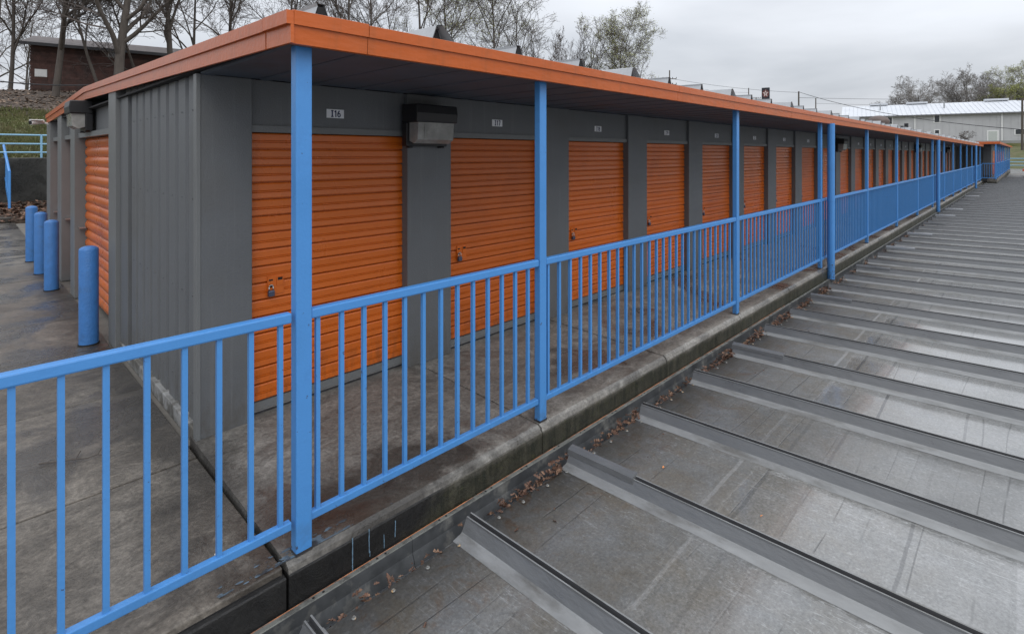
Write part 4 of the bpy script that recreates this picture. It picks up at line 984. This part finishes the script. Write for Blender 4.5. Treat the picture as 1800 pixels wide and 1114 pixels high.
# ------------------------------------------------------------------ trees
def tree(px, d, height, rad, seed, label, fork=.35, spread=.55, levels=4, buds=None, group='bare trees on the hill behind', lean=0, budn=1.0, twig=.011, kids=(5, 9, 8, 5), upright=.5, zb=None, name='bare_tree', reach=.62, tm=None):
    r = random.Random(seed); x0, y0 = at(px, d); z0 = terr(x0, y0) - .1 if zb is None else zb
    t = empty(name, (x0, y0, z0), label, 'tree', group)
    TR = MB(); CR = MB(); tips = []
    def tube(b, P, Rr, n):
        base = len(b.v)
        for i, (p, q) in enumerate(zip(P, Rr)):
            dd = (P[min(i+1, len(P)-1)] - P[max(i-1, 0)]).normalized(); u = dd.orthogonal().normalized(); w = dd.cross(u)
            for k in range(n):
                a = 6.2832 * k / n; v = p + (u * math.cos(a) + w * math.sin(a)) * q; b.v.append((v.x, v.y, v.z))
        for i in range(len(P) - 1):
            for k in range(n):
                j = (k + 1) % n; b.f.append((base+i*n+k, base+i*n+j, base+(i+1)*n+j, base+(i+1)*n+k)); b.m.append(0)
    def grow(p, dirv, ln, rd, lev):
        n = 7 if lev == 0 else 6 if lev == 1 else 4 if lev == 2 else 3
        P = [p.copy()]; Rr = [rd]; dv_ = dirv.normalized()
        wob = (.03, .13, .19, .24, .3)[lev]
        for i in range(n):
            dv_ = (dv_ + Vector((r.gauss(0, wob), r.gauss(0, wob), r.gauss(0, wob * .6) + (.05 if lev else .03) * upright)) ).normalized()
            P.append(P[-1] + dv_ * (ln / n)); Rr.append(max(twig, rd * (1 - (i + 1) / n * (.75 if lev else .7))))
        tube(TR if lev <= 1 else CR, P, Rr, 8 if lev == 0 else 5 if lev == 1 else 3)
        if lev >= levels: tips.append(P[-1]); tips.append(P[-2]); return
        nk = kids[lev]; 
        for k in range(nk):
            f = (fork + (1 - fork) * (k + r.random() * .8) / nk) if lev == 0 else (.18 + .8 * (k + r.random() * .8) / nk)
            f = min(f, .99); i = min(n - 1, int(f * n)); q = P[i].lerp(P[i+1], f * n - i)
            ax = (P[i+1] - P[i]).normalized(); side = Vector((r.gauss(0, 1), r.gauss(0, 1), r.gauss(0, .5))); side = (side - ax * side.dot(ax)).normalized()
            sp_ = spread * r.uniform(.7, 1.3); nd = (ax * (1 - sp_ * .55) + side * sp_ + Vector((0, 0, .22 * upright))).normalized()
            l2 = ln * (reach if lev == 0 else .52) * (1.15 - .55 * f) * r.uniform(.75, 1.2)
            grow(q, nd, l2, max(twig, Rr[i] * (.6 if lev == 0 else .5)), lev + 1)
        if lev: tips.append(P[-1])
    grow(Vector((0, 0, 0)), Vector((lean, 0, 1)), height, rad, 0)
    TR.build('trunk', BARK, t, smooth=True); o = CR.build('crown', tm or TWIG, t); 
    if buds:
        bm_, bsz = buds; b = MB()
        for p in tips:
            for _ in range(int(budn) + (r.random() < budn % 1)):
                q = p + Vector((r.gauss(0, .12), r.gauss(0, .12), r.gauss(0, .12))); a, e = Vector((r.gauss(0, 1), r.gauss(0, 1), r.gauss(0, 1))).normalized() * bsz, Vector((r.gauss(0, 1), r.gauss(0, 1), r.gauss(0, 1))).normalized() * bsz
                b.face([q, q + a, q + a + e, q + e])
        o = b.build('leaf_buds', bm_, t); o['kind'] = 'stuff'
    return t
T = [  # px, distance, height, trunk radius, seed, label
 (18, 33, 11, .12, 1, 'thin bare tree at the left edge of the brick house', .15, .5),
 (97, 30, 9.5, .18, 2, 'bare tree with a stout trunk in front of the left half of the brick house', .26, .6),
 (207, 29, 10.5, .27, 3, 'thickest bare tree, forking high in front of the right half of the brick house', .24, .65),
 (182, 31, 9, .09, 4, 'slender leaning bare tree beside the thickest trunk', .3, .6),
 (303, 34, 12, .20, 5, 'bare tree with low fork rising over the left rake of the orange roof', .25, .55),
 (338, 42, 11, .14, 6, 'slim bare tree behind the roof rake, right of the low forked tree', .2, .5),
 (402, 40, 12, .17, 7, 'bare tree above the middle of the left rake of the roof', .2, .6),
 (508, 42, 12, .16, 8, 'bare tree directly behind the near corner of the orange roof', .2, .6),
 (612, 46, 14, .17, 9, 'bare tree with two straight stems above the first roof rib', .2, .45),
 (655, 50, 14, .15, 10, 'slim bare tree above the second roof rib', .2, .5),
 (742, 52, 15, .17, 11, 'tall bare tree left of the third roof rib', .2, .5),
 (795, 54, 13, .15, 12, 'budding tree just left of the third roof rib', .2, .55),
]
for px, d, h, rd, sd, lb, fk, spd in T:
    tree(px, d, h, rd, sd, lb, fork=fk, spread=spd, kids=(11, 9, 7, 6) if px < 250 else (10, 8, 7, 5), buds=(BUD, .06) if px in (795, 742) else None, budn=.8, lean=-.30 if px == 182 else .02)
tree(45, 48, 8, .10, 31, 'brushy bare sapling behind the left corner of the brick house', fork=.08, spread=.7, kids=(12, 7, 5, 3))
tree(-15, 40, 9, .12, 32, 'brushy bare tree at the far left edge', fork=.08, spread=.7, kids=(12, 7, 5, 3))
tree(255, 36, 8, .10, 33, 'crooked bare sapling right of the thickest trunk', fork=.1, spread=.7, kids=(10, 7, 5, 3), lean=-.25)
tree(560, 58, 12, .12, 34, 'distant bare tree behind the corner roof rib', fork=.1, spread=.55, kids=(10, 7, 5, 3))
tree(700, 60, 13, .12, 35, 'distant bare tree between the second and third roof ribs', fork=.1, spread=.55, kids=(10, 7, 5, 3))
tree(866, 55, 14.2, .17, 13, 'wide tree with yellowish buds reaching out to the right over the roof', fork=.25, spread=.65, kids=(10, 9, 7, 6), buds=(BUD, .065), budn=.9, lean=.12)
tree(905, 58, 12.0, .13, 14, 'slender tree with a few buds right of the wide budding tree', fork=.2, spread=.6, kids=(9, 7, 5, 4), buds=(BUD, .045), budn=.5)
tree(945, 60, 9.5, .11, 36, 'low bare tree under the outer branches of the wide budding tree', fork=.15, spread=.5, kids=(9, 7, 5, 3))
for px, h, sd, lb in ((988, 8.2, 15, 'small bare tree left in the gap before the rounded budding tree'), (1018, 8.0, 16, 'small bare tree in the middle of the gap before the rounded budding tree'), (1042, 9.4, 17, 'small bare upright tree touching the rounded budding tree')):
    tree(px, 62, h, .09, sd, lb, fork=.15, spread=.4, kids=(9, 6, 5, 3), upright=1.2)
tree(1090, 60, 10.6, .14, 18, 'rounded tree with pale green buds standing alone against the sky', fork=.10, spread=.80, reach=.66, kids=(16, 10, 8, 5), buds=(BUDY, .065), budn=.9, group='budding trees', name='budding_tree', upright=.7)
# trees beyond the warehouse
for px, d, h, sd, kd, lb in ((1612, 150, 18, 21, None, 'bare rounded tree behind the left half of the warehouse roof'), (1697, 150, 20, 22, None, 'widest bare tree behind the middle of the warehouse roof'), (1738, 155, 20.5, 23, None, 'bare tree just behind the widest tree over the warehouse'),
                             (1766, 150, 17.5, 24, BUDY, 'yellow green leafing tree behind the warehouse roof'), (1808, 150, 22, 25, BUD, 'tall bare tree at the right edge behind the warehouse'), (1568, 160, 13.5, 26, None, 'lowest bushy tree at the left end of the warehouse roof')):
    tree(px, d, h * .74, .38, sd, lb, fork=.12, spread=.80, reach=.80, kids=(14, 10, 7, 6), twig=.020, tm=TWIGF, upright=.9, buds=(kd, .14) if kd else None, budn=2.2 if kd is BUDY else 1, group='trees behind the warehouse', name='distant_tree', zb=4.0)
for px, h, lb in ((1703, 2.2, 'small dark shrub at the foot of the warehouse wall'), (1688, 1.8, 'thin bare shrub left of the dark shrub by the warehouse')):
    tree(px, 88, h, .05, px, lb, fork=.05, spread=.9, kids=(8, 6, 4, 2), levels=3, twig=.02, group='shrubs before the warehouse', name='shrub', zb=3.0)

# small litter on the paving
BUTT = mat('litter_white', (.62, .60, .55), .7, var=.1)
for (x, y, a, lb) in ((.76, 2.52, .4, 'small white cigarette butt on the wet slab left of the corner post'), (1.50, 2.75, 1.2, 'tiny white scrap on the walkway slab behind the corner post')):
    MB().tube((x, y, .006), (x + .018 * math.cos(a), y + .018 * math.sin(a), .006), .0045, n=8).build('cigarette_butt' if a < 1 else 'paper_scrap', BUTT, label=lb, cat='litter')
tw = MB(); rt = random.Random(9)
p = Vector((.30, 3.95, .012))
for k in range(7):
    q = p + Vector((rt.uniform(.02, .06), rt.uniform(-.04, .03), rt.uniform(-.006, .01))); q.z = max(.006, q.z); tw.tube(p, q, .0045 - .0004 * k, n=5)
    if k in (2, 4): tw.tube(q, q + Vector((.03, .06, .01)), .0025, n=5)
    p = q
tw.build('fallen_twig', BARK, label='dark forked twig lying on the wet yard slab behind the nearest railing', cat='twig')
